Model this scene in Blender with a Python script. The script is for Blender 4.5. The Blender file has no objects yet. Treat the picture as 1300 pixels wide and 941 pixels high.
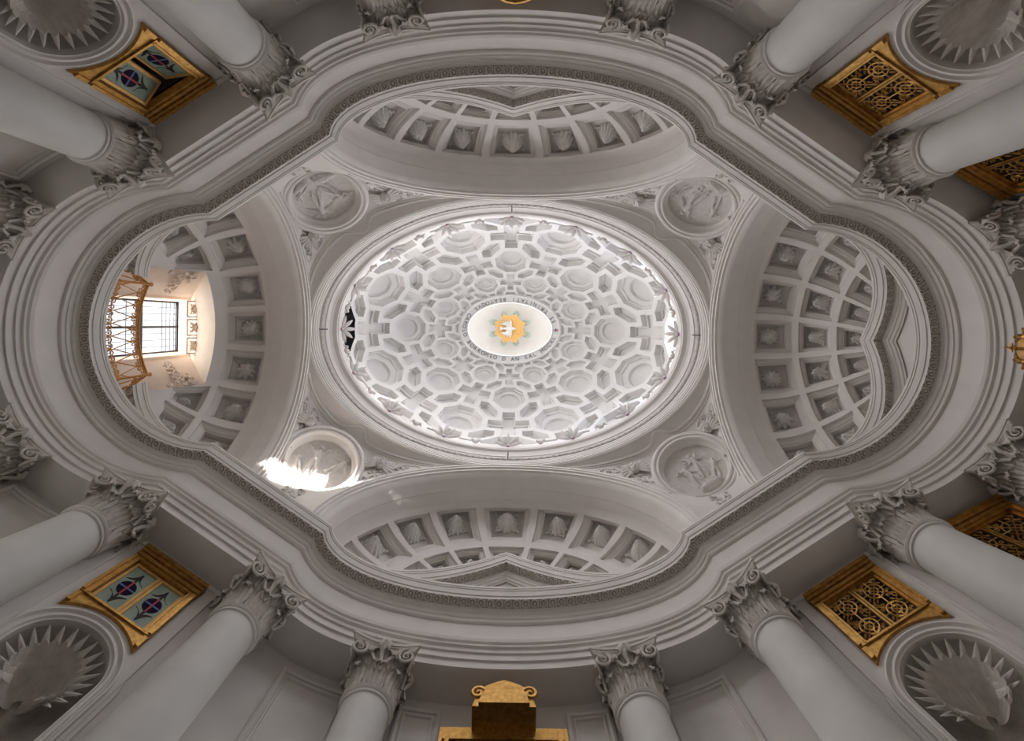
import bpy, bmesh, math, random
from math import sin, cos, pi, sqrt, atan2, radians, asin, exp
from mathutils import Vector, Matrix

random.seed(7)
SC = bpy.context.scene
COL = SC.collection
ZO = 1.6                       # eye level above the floor; "h" below is height above the eye

# ------------------------------------------------------------------ camera
ROLL = 0.0157
cd = bpy.data.cameras.new('camera')
cd.sensor_fit = 'HORIZONTAL'; cd.sensor_width = 36.0
cd.lens = 620.0 / 1300.0 * 36.0
cd.shift_x = (650.0 - 647.5) / 1300.0
cd.shift_y = -(470.5 - 410.0) / 1300.0
cd.clip_start = 0.05; cd.clip_end = 300
cam = bpy.data.objects.new('camera', cd); COL.objects.link(cam)
r_ = Vector((cos(ROLL), -sin(ROLL), 0)); u_ = Vector((-sin(ROLL), -cos(ROLL), 0)); b_ = r_.cross(u_)
cam.matrix_world = Matrix.Translation((0, -0.271, ZO)) @ Matrix((r_, u_, b_)).transposed().to_4x4()
SC.camera = cam

# ------------------------------------------------------------------ world, sun, large lights, exposure
W = bpy.data.worlds.new('sky'); SC.world = W; W.use_nodes = True
bg = W.node_tree.nodes['Background']
bg.inputs[0].default_value = (0.93, 0.96, 1.0, 1); bg.inputs[1].default_value = 1.5

def light(name, kind, loc, target, energy, color, sx=1.0, sy=1.0):
    d = bpy.data.lights.new(name, kind); d.energy = energy; d.color = color
    if kind == 'AREA':
        d.shape = 'RECTANGLE'; d.size = sx; d.size_y = sy
    o = bpy.data.objects.new(name, d); COL.objects.link(o)
    o.location = (loc[0], loc[1], loc[2] + ZO)
    v = Vector(target) - Vector(loc)
    o.rotation_euler = v.to_track_quat('-Z', 'Y').to_euler()
    return o
sun = light('sun', 'SUN', (5.2, 0, 15.6), (-4.55, 3.42, 12.20), 36.0, (1.0, 0.97, 0.93)); sun.data.angle = radians(0.6)
# daylight of the windows hidden behind the oval cornice at the foot of the dome
KEY = 58
for k_ in range(8):
    a_ = 2 * pi * (k_ + .5) / 8
    light('dome_window_daylight', 'AREA', (4.95 * cos(a_), 3.30 * sin(a_), 15.75), (-6.0 * cos(a_), -4.5 * sin(a_), 12.6), KEY * (1.0 - .30 * cos(a_)), (0.93 - .06 * cos(a_), 0.955, 1.045 + .07 * cos(a_)), 1.3, 0.7)
# added fill lamps low along the walls, out of view, with no openings behind
LOW = 22
light('fill_window_end', 'AREA', (-8.1, 0, 5.0), (4, 0, 6.2), LOW * 1.5, (1.0, 0.97, 0.92), 4.0, 2.0)
light('fill_altar_end', 'AREA', (8.1, 0, 5.0), (-4, 0, 6.2), LOW * 0.8, (0.98, 0.97, 0.96), 4.0, 2.0)
light('fill_long_side', 'AREA', (0, -5.2, 5.0), (0, 3, 6.0), LOW * 1.0, (0.96, 0.97, 1.0), 7.0, 2.0)
light('fill_sunny_side', 'AREA', (0, 5.2, 5.0), (0, -3, 6.0), LOW * 1.0, (0.96, 0.97, 1.0), 7.0, 2.0)
# daylight of the lantern and of the window over the entrance
light('lantern_daylight', 'AREA', (0, 0, 22.6), (0, 0, 0), 120, (0.92, 0.96, 1.0), 3.0, 1.7)
light('apse_window_daylight', 'AREA', (-10.3, 0, 13.4), (0, 0.8, 10.5), 110, (1.0, 0.96, 0.90), 1.3, 2.4)
SC.view_settings.view_transform = 'Standard'
SC.view_settings.look = 'None'
SC.view_settings.gamma = 1.0
SC.view_settings.use_curve_mapping = False
SC.view_settings.exposure = 0.06

# ------------------------------------------------------------------ materials
def mat(name, color, rough=0.8, metal=0.0, var=0.06, scale=3.0, bump=0.05, bscale=40.0, col2=None, spec=0.3):
    m = bpy.data.materials.new(name); m.use_nodes = True
    nt = m.node_tree; N = nt.nodes; L = nt.links
    b = N['Principled BSDF']
    b.inputs['Roughness'].default_value = rough; b.inputs['Metallic'].default_value = metal
    b.inputs['Specular IOR Level'].default_value = spec
    tc = N.new('ShaderNodeTexCoord')
    n1 = N.new('ShaderNodeTexNoise'); n1.inputs['Scale'].default_value = scale; n1.inputs['Detail'].default_value = 6
    L.new(tc.outputs['Object'], n1.inputs['Vector'])
    rp = N.new('ShaderNodeValToRGB')
    c2 = col2 or tuple(c * (1 - var * 2) for c in color)
    rp.color_ramp.elements[0].position = 0.3; rp.color_ramp.elements[1].position = 0.7
    rp.color_ramp.elements[0].color = (*c2, 1); rp.color_ramp.elements[1].color = (*color, 1)
    L.new(n1.outputs['Fac'], rp.inputs['Fac']); L.new(rp.outputs['Color'], b.inputs['Base Color'])
    if bump:
        n2 = N.new('ShaderNodeTexNoise'); n2.inputs['Scale'].default_value = bscale; n2.inputs['Detail'].default_value = 4
        L.new(tc.outputs['Object'], n2.inputs['Vector'])
        bp = N.new('ShaderNodeBump'); bp.inputs['Strength'].default_value = bump; bp.inputs['Distance'].default_value = 0.02
        L.new(n2.outputs['Fac'], bp.inputs['Height']); L.new(bp.outputs['Normal'], b.inputs['Normal'])
    return m
STUCCO = mat('stucco', (0.80, 0.755, 0.715), 0.85, var=0.03)
DOMEST = mat('dome_stucco', (0.82, 0.795, 0.765), 0.85, var=0.02)
RELIEF = mat('relief_stucco', (0.76, 0.715, 0.675), 0.8, var=0.08, scale=9, bump=0.12, bscale=30)
ROSET = mat('rosette_stucco', (0.86, 0.83, 0.795), 0.8, var=0.03, bump=0.05)
WARMLIT = mat('warm_lit_stucco', (0.80, 0.66, 0.55), 0.85, var=0.05)  # window recess stucco; the warm daylight is put into its colour
SHAFT = mat('column_stucco', (0.78, 0.76, 0.72), 0.6, var=0.05, scale=2.2, bump=0.04)
CARVED = mat('carved_stucco', (0.72, 0.665, 0.61), 0.8, var=0.10, scale=10, bump=0.15, bscale=50)
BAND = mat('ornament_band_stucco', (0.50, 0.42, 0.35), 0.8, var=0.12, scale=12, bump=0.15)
GOLD = mat('gilding', (0.62, 0.36, 0.10), 0.42, 0.8, col2=(0.36, 0.18, 0.04), scale=14, bump=0.12, bscale=22, spec=0.5)
GOLDP = mat('gold_paint', (0.85, 0.50, 0.17), 0.5, 0.25, var=0.1, scale=14, bump=0.05)
RAILG = mat('railing_gold', (0.68, 0.34, 0.10), 0.45, 0.4, col2=(0.48, 0.21, 0.055), scale=16, bump=0.05)
DARK = mat('dark_backing', (0.035, 0.022, 0.028), 0.7, var=0.1)
IRON = mat('dark_iron', (0.05, 0.05, 0.06), 0.5, 0.5, var=0.1)
GREEN = mat('green_glass', (0.36, 0.43, 0.34), 0.35, col2=(0.25, 0.33, 0.26), scale=6, bump=0.03)
NAVY = mat('navy_glass', (0.012, 0.010, 0.04), 0.6, col2=(0.03, 0.012, 0.03), scale=12, bump=0, spec=0.05)
BLACK = mat('lead_line', (0.03, 0.015, 0.02), 0.5, bump=0)
RED = mat('red_bar', (0.55, 0.07, 0.08), 0.5, bump=0)
BLUE = mat('blue_bar', (0.10, 0.20, 0.42), 0.5, bump=0)
GREYW = mat('grey_shutter', (0.06, 0.056, 0.058), 0.7, var=0.15)
TEAL = mat('teal_ray', (0.22, 0.42, 0.38), 0.5, 0.2, bump=0)
LETTER = mat('letter_grey', (0.20, 0.19, 0.18), 0.7, bump=0)
FLOORM = mat('floor_marble', (0.22, 0.19, 0.17), 0.35, var=0.12, scale=1.5, bump=0.02)
def glass_mat():
    m = bpy.data.materials.new('window_glass'); m.use_nodes = True
    nt = m.node_tree; N = nt.nodes; L = nt.links
    for n in list(N): N.remove(n)
    out = N.new('ShaderNodeOutputMaterial'); mx = N.new('ShaderNodeMixShader'); mx.inputs[0].default_value = 0.08
    tr = N.new('ShaderNodeBsdfTransparent'); tr.inputs[0].default_value = (0.93, 0.95, 0.96, 1)
    gl = N.new('ShaderNodeBsdfGlossy'); gl.inputs['Roughness'].default_value = 0.1
    L.new(tr.outputs[0], mx.inputs[1]); L.new(gl.outputs[0], mx.inputs[2]); L.new(mx.outputs[0], out.inputs[0])
    return m
GLASS = glass_mat()

# ------------------------------------------------------------------ builders
ORG = {}
def org(p):
    return ORG.get(p.name, Vector((0, 0, 0))) if p else Vector((0, 0, 0))
def empty(name, loc=(0, 0, -ZO), rotz=0.0, label=None, cat=None, kind=None, group=None):
    o = bpy.data.objects.new(name, None); COL.objects.link(o)
    o.location = (loc[0], loc[1], loc[2] + ZO); o.rotation_euler = (0, 0, rotz)
    ORG[o.name] = Vector(o.location)
    return tag(o, label, cat, kind, group)
def tag(o, label=None, cat=None, kind=None, group=None):
    if label: o['label'] = label
    if cat: o['category'] = cat
    if kind: o['kind'] = kind
    if group: o['group'] = group
    return o
def mesh(name, V, F, m, angle=35, local=True):
    me = bpy.data.meshes.new(name)
    me.from_pydata([tuple(v) for v in V], [], F)
    for i, mm in enumerate(m if isinstance(m, (list, tuple)) else [m]):
        me.materials.append(mm)
    me.update()
    if angle:
        me.shade_smooth(); me.set_sharp_from_angle(angle=radians(angle))
    return me
def mk(name, V, F, m, parent=None, angle=35, local=False, kind=None):
    """one mesh object; V is (x, y, h) in the church unless local"""
    og = org(parent)
    if not local:
        V = [(v[0] - og.x, v[1] - og.y, v[2] + ZO - og.z) for v in V]
    o = bpy.data.objects.new(name, mesh(name, V, F, m, angle)); COL.objects.link(o)
    if parent:
        o.parent = parent; ORG[o.name] = og
    if kind: o['kind'] = kind
    return o
def inst(name, me, M, parent=None):
    """object on shared mesh data; M in church coordinates (h heights)"""
    o = bpy.data.objects.new(name, me); COL.objects.link(o)
    M = Matrix.Translation((0, 0, ZO)) @ M
    if parent:
        o.parent = parent; o.matrix_local = Matrix.Translation(-org(parent)) @ M
    else:
        o.matrix_world = M
    return o
def frameM(p, x, y, z, s=1.0):
    M = Matrix((Vector(x) * s, Vector(y) * s, Vector(z) * s)).transposed().to_4x4()
    M.translation = Vector(p); return M
def triad(p, n, up, s=1.0):
    """z along n, y near up"""
    n = Vector(n).normalized(); y = Vector(up) - n * Vector(up).dot(n); y.normalize(); x = y.cross(n)
    return frameM(p, x, y, n, s)

class MB:
    def __init__(s): s.V = []; s.F = []
    def add(s, V, F):
        b = len(s.V); s.V += [tuple(v) for v in V]; s.F += [tuple(i + b for i in f) for f in F]; return s
    def grid(s, rows, close_u=False, close_v=False, flip=False):
        nr = len(rows); nc = len(rows[0]); V = [p for r in rows for p in r]; F = []
        for i in range(nr if close_v else nr - 1):
            for j in range(nc if close_u else nc - 1):
                a = i * nc + j; b = i * nc + (j + 1) % nc; c = ((i + 1) % nr) * nc + (j + 1) % nc; d = ((i + 1) % nr) * nc + j
                F.append((a, d, c, b) if flip else (a, b, c, d))
        return s.add(V, F)
    def box(s, x0, x1, y0, y1, z0, z1, T=None):
        V = [(x, y, z) for x in (x0, x1) for y in (y0, y1) for z in (z0, z1)]
        if T: V = [T(v) for v in V]
        return s.add(V, [(0, 1, 3, 2), (4, 6, 7, 5), (0, 4, 5, 1), (2, 3, 7, 6), (0, 2, 6, 4), (1, 5, 7, 3)])
    def prism(s, poly, y0, y1, T=None):
        n = len(poly); V = [(x, y0, z) for x, z in poly] + [(x, y1, z) for x, z in poly]
        if T: V = [T(v) for v in V]
        return s.add(V, [tuple(range(n)), tuple(range(2 * n - 1, n - 1, -1))] + [(i, i + n, (i + 1) % n + n, (i + 1) % n) for i in range(n)])
    def tube(s, pts, rad, n=6, closed=False, caps=True):
        P = [Vector(p) for p in pts]; m = len(P)
        R = rad if isinstance(rad, (list, tuple)) else [rad] * m
        rows = []; prev = None
        for i in range(m):
            a = P[(i - 1) % m] if closed or i > 0 else P[i]; b = P[(i + 1) % m] if closed or i < m - 1 else P[i]
            t = (b - a).normalized()
            if prev is None:
                prev = Vector((0, 0, 1)) if abs(t.z) < 0.9 else Vector((1, 0, 0))
            x = (prev - t * prev.dot(t))
            if x.length < 1e-6: x = t.orthogonal()
            x.normalize(); y = t.cross(x); prev = x
            rows.append([tuple(P[i] + (x * cos(2 * pi * k / n) + y * sin(2 * pi * k / n)) * R[i]) for k in range(n)])
        b = len(s.V); s.grid(rows, close_u=True, close_v=closed)
        if caps and not closed:
            s.F.append(tuple(b + k for k in range(n))); s.F.append(tuple(b + (m - 1) * n + k for k in range(n - 1, -1, -1)))
        return s
    def ball(s, c, r, nu=8, nv=5, T=None):
        r = r if isinstance(r, (list, tuple)) else (r, r, r)
        V = [(c[0], c[1], c[2] + r[2])]
        for i in range(1, nv):
            for j in range(nu):
                a = pi * i / nv; b = 2 * pi * j / nu
                V.append((c[0] + r[0] * sin(a) * cos(b), c[1] + r[1] * sin(a) * sin(b), c[2] + r[2] * cos(a)))
        V.append((c[0], c[1], c[2] - r[2])); F = []
        for j in range(nu):
            F.append((0, 1 + j, 1 + (j + 1) % nu)); k = 1 + (nv - 2) * nu
            F.append((k + (j + 1) % nu, k + j, len(V) - 1))
        for i in range(nv - 2):
            for j in range(nu):
                a = 1 + i * nu + j; b = 1 + i * nu + (j + 1) % nu
                F.append((a, a + nu, b + nu, b))
        if T: V = [T(v) for v in V]
        return s.add(V, F)
    def lathe(s, prof, n=24):
        return s.grid([[(r * cos(2 * pi * k / n), r * sin(2 * pi * k / n), z) for k in range(n)] for r, z in prof], close_u=True)
    def mk(s, name, m, parent=None, **k): return mk(name, s.V, s.F, m, parent, **k)
    def me(s, name, m, angle=35): return mesh(name, s.V, s.F, m, angle)

# ------------------------------------------------------------------ plan of the nave at the cornice lip, and its offsets
LX, LR = 5.82, 2.22            # end lobes: semicircles
C1 = (5.83, 2.22); C2 = (3.47, 3.806); EA, EB, EY = 3.47, 1.18, 3.806   # long sides: half ellipses
dl = sqrt((C1[0] - C2[0]) ** 2 + (C2[1] - C1[1]) ** 2)
DT = ((C2[0] - C1[0]) / dl, (C2[1] - C1[1]) / dl)       # along the diagonal, from lobe corner to ellipse corner
DN = (DT[1], -DT[0])                                     # outward
DC = DN[0] * C1[0] + DN[1] * C1[1]
def ell(t, d):
    nx, ny = cos(t) / EA, sin(t) / EB; l = sqrt(nx * nx + ny * ny)
    return (EA * cos(t) + d * nx / l, EY + EB * sin(t) + d * ny / l)
NL, ND, NE = 26, 12, 30
_pc = {}
def quarter(d):
    """points from (max x, 0) to (0, max y) of the offset plan"""
    if d in _pc: return _pc[d]
    R = LR + d; lo, hi = 0.3, pi / 2           # lobe end angle: first meeting with the offset diagonal
    f = lambda a: DN[0] * (LX + R * cos(a)) + DN[1] * R * sin(a) - DC - d
    am = atan2(DN[1], DN[0])
    lo, hi = am, pi / 2 + 0.02
    for _ in range(50):
        m = (lo + hi) / 2
        if f(m) > 0: lo = m
        else: hi = m
    a1 = lo
    lo, hi = 0.0, 1.2
    g = lambda t: DN[0] * ell(t, d)[0] + DN[1] * ell(t, d)[1] - DC - d
    # g(0) < 0 ; rises
    for _ in range(50):
        m = (lo + hi) / 2
        if g(m) < 0: lo = m
        else: hi = m
    t1 = hi
    P = [(LX + R * cos(a1 * i / NL), R * sin(a1 * i / NL)) for i in range(NL + 1)]
    p, q = P[-1], ell(t1, d)
    P += [(p[0] + (q[0] - p[0]) * i / ND, p[1] + (q[1] - p[1]) * i / ND) for i in range(1, ND + 1)]
    P += [ell(t1 + (pi / 2 - t1) * i / NE, d) for i in range(1, NE + 1)]
    _pc[d] = P; return P
def plan(d):
    q = quarter(d); a = q
    P = list(a) + [(-x, y) for x, y in reversed(a[:-1])] + [(-x, -y) for x, y in a[1:]] + [(x, -y) for x, y in reversed(a[1:-1])]
    return P
def sweep(name, prof, m, parent=None, kind=None, angle=30):
    b = MB(); b.grid([[(x, y, h) for x, y in plan(d)] for h, d in prof], close_u=True)
    return b.mk(name, m, parent, kind=kind, angle=angle)
def resample(P, step):
    """evenly spaced (point, tangent) along a closed polyline"""
    n = len(P); L = [sqrt((P[(i + 1) % n][0] - P[i][0]) ** 2 + (P[(i + 1) % n][1] - P[i][1]) ** 2) for i in range(n)]
    T = sum(L); k = round(T / step); out = []; i = 0; acc = 0
    for j in range(k):
        s = T * (j + 0.5) / k
        while acc + L[i] < s: acc += L[i]; i += 1
        f = (s - acc) / L[i]; a, b = P[i], P[(i + 1) % n]
        out.append(((a[0] + (b[0] - a[0]) * f, a[1] + (b[1] - a[1]) * f), ((b[0] - a[0]) / L[i], (b[1] - a[1]) / L[i])))
    return out

# small ornament repeated in the dark band: a scrolled leaf in a ring
def motif_mesh(s=1.0):
    b = MB()
    b.tube([(0.055 * s * cos(a), 0.07 * s * sin(a), 0) for a in [2 * pi * k / 10 for k in range(10)]], 0.016 * s, 4, closed=True)
    b.ball((0, 0, 0.004), (0.026 * s, 0.036 * s, 0.026 * s), 6, 4)
    b.tube([(0.085 * s, -0.07 * s, 0), (0.09 * s, 0, 0.012 * s), (0.085 * s, 0.07 * s, 0)], 0.012 * s, 4)
    return b.me('ornament_leaf', CARVED, 50)

# ------------------------------------------------------------------ floor and walls
fl = MB(); fl.add([(-11, -9, -ZO), (11, -9, -ZO), (11, 9, -ZO), (-11, 9, -ZO)], [(0, 1, 2, 3)]); tag(fl.mk('floor', FLOORM), kind='structure')
WD = 1.05
Q = quarter(WD)
def corner_s(): return Q[NL], Q[NL + ND]
TB = 1.30                                   # centre of the diagonal bay, measured from the lobe corner
NR, NZ = 0.58, 5.74                         # niche opening radius and centre
def dg(t, d): return (C1[0] + DT[0] * t + DN[0] * d, C1[1] + DT[1] * t + DN[1] * d)
SIDES = [('x', 1, 1), ('x', -1, 1), ('x', -1, -1), ('x', 1, -1)]
def strip_wall(name, pts, h0=-ZO, h1=8.0):
    b = MB(); b.grid([[(x, y, h0) for x, y in pts], [(x, y, h1) for x, y in pts]]); o = b.mk(name, STUCCO); tag(o, kind='structure'); return o
lobe = Q[:NL + 1]; ellp = Q[NL + ND:]
strip_wall('wall_right', [(x, -y) for x, y in reversed(lobe[1:])] + lobe)
strip_wall('wall_left', [(-x, -y) for x, y in reversed(lobe[1:])] + [(-x, y) for x, y in lobe])
strip_wall('wall_front', [(x, y) for x, y in ellp] + [(-x, y) for x, y in reversed(ellp[:-1])])
strip_wall('wall_back', [(x, -y) for x, y in ellp] + [(-x, -y) for x, y in reversed(ellp[:-1])])
DIAG = {(-1, -1): 'wall_back_left', (1, -1): 'wall_back_right', (-1, 1): 'wall_front_left', (1, 1): 'wall_front_right'}
tA = (Q[NL][0] - C1[0]) * DT[0] + (Q[NL][1] - C1[1]) * DT[1]
tB = (Q[NL + ND][0] - C1[0]) * DT[0] + (Q[NL + ND][1] - C1[1]) * DT[1]
for (sx, sy), nm in DIAG.items():
    b = MB()
    P = lambda t, h: (lambda q: (sx * q[0], sy * q[1], h))(dg(t, WD))
    for t0, t1 in ((tA, TB - NR), (TB + NR, tB)):
        b.grid([[P(t0, -ZO), P(t1, -ZO)], [P(t0, 8), P(t1, 8)]])
    n = 24
    low = [(TB - NR * cos(pi * k / n), NZ + NR * sin(pi * k / n)) for k in range(n + 1)]
    b.grid([[P(t, z) for t, z in low], [P(t, 6.62) for t, z in low]])
    for s in (-1, 1): b.grid([[P(TB + s * .455, 6.62), P(TB + s * NR, 6.62)], [P(TB + s * .455, 7.56), P(TB + s * NR, 7.56)]])
    b.grid([[P(TB - NR, 7.56), P(TB + NR, 7.56)], [P(TB - NR, 8), P(TB + NR, 8)]])
    b.grid([[P(TB - NR, -ZO), P(TB + NR, -ZO)], [P(TB - NR, 2.6), P(TB + NR, 2.6)]])
    tag(b.mk(nm, STUCCO), kind='structure')

# ------------------------------------------------------------------ entablature
ent = empty('entablature', (0, 0, 8.0), label='grey white entablature running all round under the vaults', kind='structure')
sweep('architrave', [(8.0, 1.25), (8.0, .42), (8.15, .415), (8.15, .38), (8.28, .375), (8.28, .345), (8.36, .34), (8.37, .325), (8.375, .30), (8.41, .295), (8.44, .265), (8.48, .255), (8.50, .25), (8.50, .40)], STUCCO, ent)
sweep('frieze', [(8.49, .40), (9.14, .40)], STUCCO, ent)
sweep('bed_moulding', [(9.13, .41), (9.13, .345), (9.185, .34), (9.20, .335), (9.20, .315), (9.26, .30), (9.275, .29), (9.275, .265), (9.335, .262), (9.34, .255), (9.40, .245), (9.40, .24)], STUCCO, ent)
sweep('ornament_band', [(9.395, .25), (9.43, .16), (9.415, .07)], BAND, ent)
sweep('cornice', [(9.42, .08), (9.40, .07), (9.47, .065), (9.475, .045), (9.50, .042), (9.53, .03), (9.60, .024), (9.605, .008), (9.64, .008), (9.645, -.006), (9.70, -.01), (9.72, .02), (9.72, 1.5)], STUCCO, ent)
MOT = motif_mesh(1.12)
for (x, y), (tx, ty) in resample(plan(.16), .172)[:300]:
    inst('ornament_leaf', MOT, frameM((x, y, 9.405), (tx, ty, 0), (-ty, tx, 0), (0, 0, -1)) @ Matrix.Scale(-1, 4, (0, 0, 1)) @ Matrix.Scale(-1, 4, (0, 0, 1)), ent)

# ------------------------------------------------------------------ columns
NK = 7.12 + ZO; CT = 8.0 + ZO; NR0 = .355
def leaf_mesh(name, H, Wd, proj):
    prof = [(0, 0), (.02, .22), (.05, .45), (.10, .66), (.20, .84), (.36, .96), (.52, .97), (.60, .89), (.60, .82)]
    rows = []
    nu = 16
    for i, (a, z) in enumerate(prof):
        v = i / (len(prof) - 1)
        w = Wd * (.72 + .38 * sin(pi * min(1, v * 1.05) ** .9)) * (1 - .55 * max(0, v - .6) / .4)
        row = []
        for j in range(nu + 1):
            u = j / nu * 2 - 1
            sc = 1 - (.22 if (i % 2) else 0) * abs(u) ** 2
            x = u * w * sc
            y = a * proj + .03 * (1 - abs(u)) + .02 * cos(u * 4 * pi) * (1 - v * .4) - x * x * .9
            row.append((x, y, z * H - .03 * abs(u) ** 2 * (1 if v > .6 else 0)))
        rows.append(row)
    b = MB(); b.grid(rows)
    b.grid([[(x * .97, y - .014, z) for x, y, z in r] for r in rows], flip=True)
    return b.me(name, CARVED, 60)
LEAF1 = leaf_mesh('acanthus_leaf', .42, .15, .22); LEAF2 = leaf_mesh('acanthus_leaf', .68, .15, .26)
def shaft_mesh():
    b = MB()
    prof = [(.44, .75)] + [(NR0 + .075 * (1 - ((z - .75) / (NK - .75)) ** 1.8), z) for z in [.9 + (NK - .95) * k / 16 for k in range(17)]]
    b.lathe(prof, 40); return b.me('shaft', SHAFT)
def base_mesh():
    b = MB(); b.box(-.58, .58, -.58, .58, 0, .42)
    b.lathe([(.56, .42), (.60, .46), (.60, .52), (.55, .56), (.50, .58), (.49, .62), (.54, .66), (.54, .71), (.46, .75), (.44, .78)], 32); return b.me('base', STUCCO)
def ring_mesh():
    b = MB(); b.lathe([(NR0 - .01, NK - .05), (NR0 + .025, NK - .045), (NR0 + .03, NK - .015), (NR0 + .005, NK), (NR0 + .035, NK + .005), (NR0 + .055, NK + .03), (NR0 + .035, NK + .06), (NR0 - .02, NK + .065)], 36); return b.me('astragal', STUCCO)
def bell_mesh():
    b = MB(); b.lathe([(NR0 - .015, NK + .05), (NR0 - .01, NK + .3), (NR0 + .01, NK + .5), (NR0 + .05, NK + .65), (NR0 + .10, NK + .74), (NR0 + .10, NK + .78)], 32); return b.me('bell', CARVED)
def abacus_mesh():
    b = MB(); H = .60; rows = []
    for z, o in ((CT - .13, -.06), (CT - .11, -.055), (CT - .075, -.02), (CT - .05, -.02), (CT - .045, .0), (CT, .0)):
        r = []
        for k in range(4):
            for j in range(11):
                u = j / 10 * 2 - 1; x = u * (.545 + o); y = .465 + o + .10 * abs(u) ** 2.0
                a = k * pi / 2
                r.append((x * cos(a) - y * sin(a), x * sin(a) + y * cos(a), z))
        rows.append(r)
    # order of corners must run one way round
    rows = [[p for p in sorted(r, key=lambda p: atan2(p[1], p[0]))] for r in rows]
    b.grid(rows, close_u=True); n = len(rows[0])
    b.F.append(tuple(range(n))); b.F.append(tuple(5 * n + i for i in range(n)))
    return b.me('abacus', CARVED, 40)
def volute_mesh(side):
    b = MB(); c = (.385, .43); pts = []; rad = []
    n = 34
    for i in range(n):
        f = i / (n - 1); a = pi * .55 + f * pi * 3.4; r = .118 * (1 - f) ** .8 + .014
        pts.append((c[0] + r * cos(a), 0, c[1] - .42 + CT - .24 + r * sin(a))); rad.append(.026 * (1 - .45 * f))
    stem = [(.02, 0, NK + .33), (.07, 0, NK + .47), (.15, 0, NK + .60), (.24, 0, NK + .70), (.31, 0, pts[0][2] - .005)]
    P = stem + pts; R = [.022, .024, .026, .027, .027] + rad
    out = []
    for x, y, z in P:
        yy = .405 + .16 * max(0, x - .08); yy += .06 * max(0, (z - NK - .3)) 
        out.append((side * x, yy, z))
    b.tube(out, R, 7)
    b.ball((side * c[0], .405 + .16 * .3 + .05, c[1] - .42 + CT - .24), (.03, .035, .03), 8, 5)
    return b.me('volute', CARVED, 50)
def petals(b, n, r0, r1, w, z0, z1, ph=0.0, T=None, thick=.02):
    """n rounded petals lying round the z axis"""
    for k in range(n):
        a = 2 * pi * k / n + ph; V = []; nu, nv = 5, 4
        rows = []
        for i in range(nv):
            f = i / (nv - 1); r = r0 + (r1 - r0) * f; ww = w * (sin(pi * (.18 + .70 * f)) ** .8); row = []
            for j in range(nu):
                u = j / (nu - 1) * 2 - 1
                x = r; y = u * ww; z = z0 + (z1 - z0) * f + thick * (1 - u * u) * (1 if i < nv - 1 else .2)
                row.append((x * cos(a) - y * sin(a), x * sin(a) + y * cos(a), z))
            rows.append(row)
        if T: rows = [[T(p) for p in r] for r in rows]
        b.grid(rows)
        low = [[(p[0] * .97, p[1] * .97, p[2] - thick * .8) for p in rows[-1]]]
        b.grid([rows[-1], low[0]])
def fleuron_mesh():
    b = MB(); T = lambda v: (v[0], v[2] + .50, v[1] + CT - .09)
    petals(b, 8, .02, .115, .045, .05, .0, 0, T); b.ball((0, .55, CT - .09), .032, 8, 5)
    b.tube([(0, .52, CT - .16), (.02, .49, CT - .24), (0, .43, CT - .33), (0, .41, CT - .42)], [.03, .035, .03, .02], 6)
    return b.me('fleuron', CARVED, 60)
SHM, BSM, RGM, BLM, ABM, VLM, VRM, FLM = shaft_mesh(), base_mesh(), ring_mesh(), bell_mesh(), abacus_mesh(), volute_mesh(-1), volute_mesh(1), fleuron_mesh()
def part(name, me, parent, rot=0.0, off=(0, 0, 0), ):
    o = bpy.data.objects.new(name, me); COL.objects.link(o); o.parent = parent; o.rotation_euler = (0, 0, rot); o.location = off; return o
def column(x, y, nx, ny, label):
    c = empty('column', (x, y, -ZO), atan2(-ny, -nx) - pi / 2, label, 'column', 'thing', 'columns round the nave')
    part('base', BSM, c); part('shaft', SHM, c); part('astragal', RGM, c); part('abacus', ABM, c)
    bell = part('bell', BLM, c)
    for k in range(8):
        a = k * pi / 4
        for me, ao, r, z in ((LEAF1, 0, NR0 - .005, NK + .06), (LEAF2, pi / 8, NR0 - .01, NK + .06)):
            o = part('acanthus_leaf', me, bell, a + ao); o.location = (-sin(a + ao) * r, cos(a + ao) * r, z)
    for k in range(4):
        part('volute', VLM, c, k * pi / 2); part('volute', VRM, c, k * pi / 2); part('fleuron', FLM, c, k * pi / 2)
Q_NAME = {(-1, -1): 'the stained window with casements ajar', (-1, 1): 'the stained window with casements shut',
          (1, -1): 'the grille facing the ajar casements', (1, 1): 'the grille facing the shut casements'}
for (sx, sy), nm in Q_NAME.items():
    end = 'railed window' if sx < 0 else 'gilt crown'
    column(sx * 4.0, sy * 4.3, sx * .699, sy * .715, 'pale column flanking %s, away from the %s' % (nm, end))
    column(sx * 6.24, sy * 2.9, sx * .356, sy * .934, 'pale column flanking %s, towards the %s' % (nm, end))
    fr = 'scrolled gilt crest' if sy < 0 else 'plain gilt crest'
    column(sx * 2.03, sy * 5.45, sx * .204, sy * .979, 'pale column by the %s, towards %s' % (fr, nm))
    column(sx * 8.21, sy * 1.94, sx * .777, sy * .629, 'pale column nearest the %s, towards %s' % (end, nm))

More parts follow.
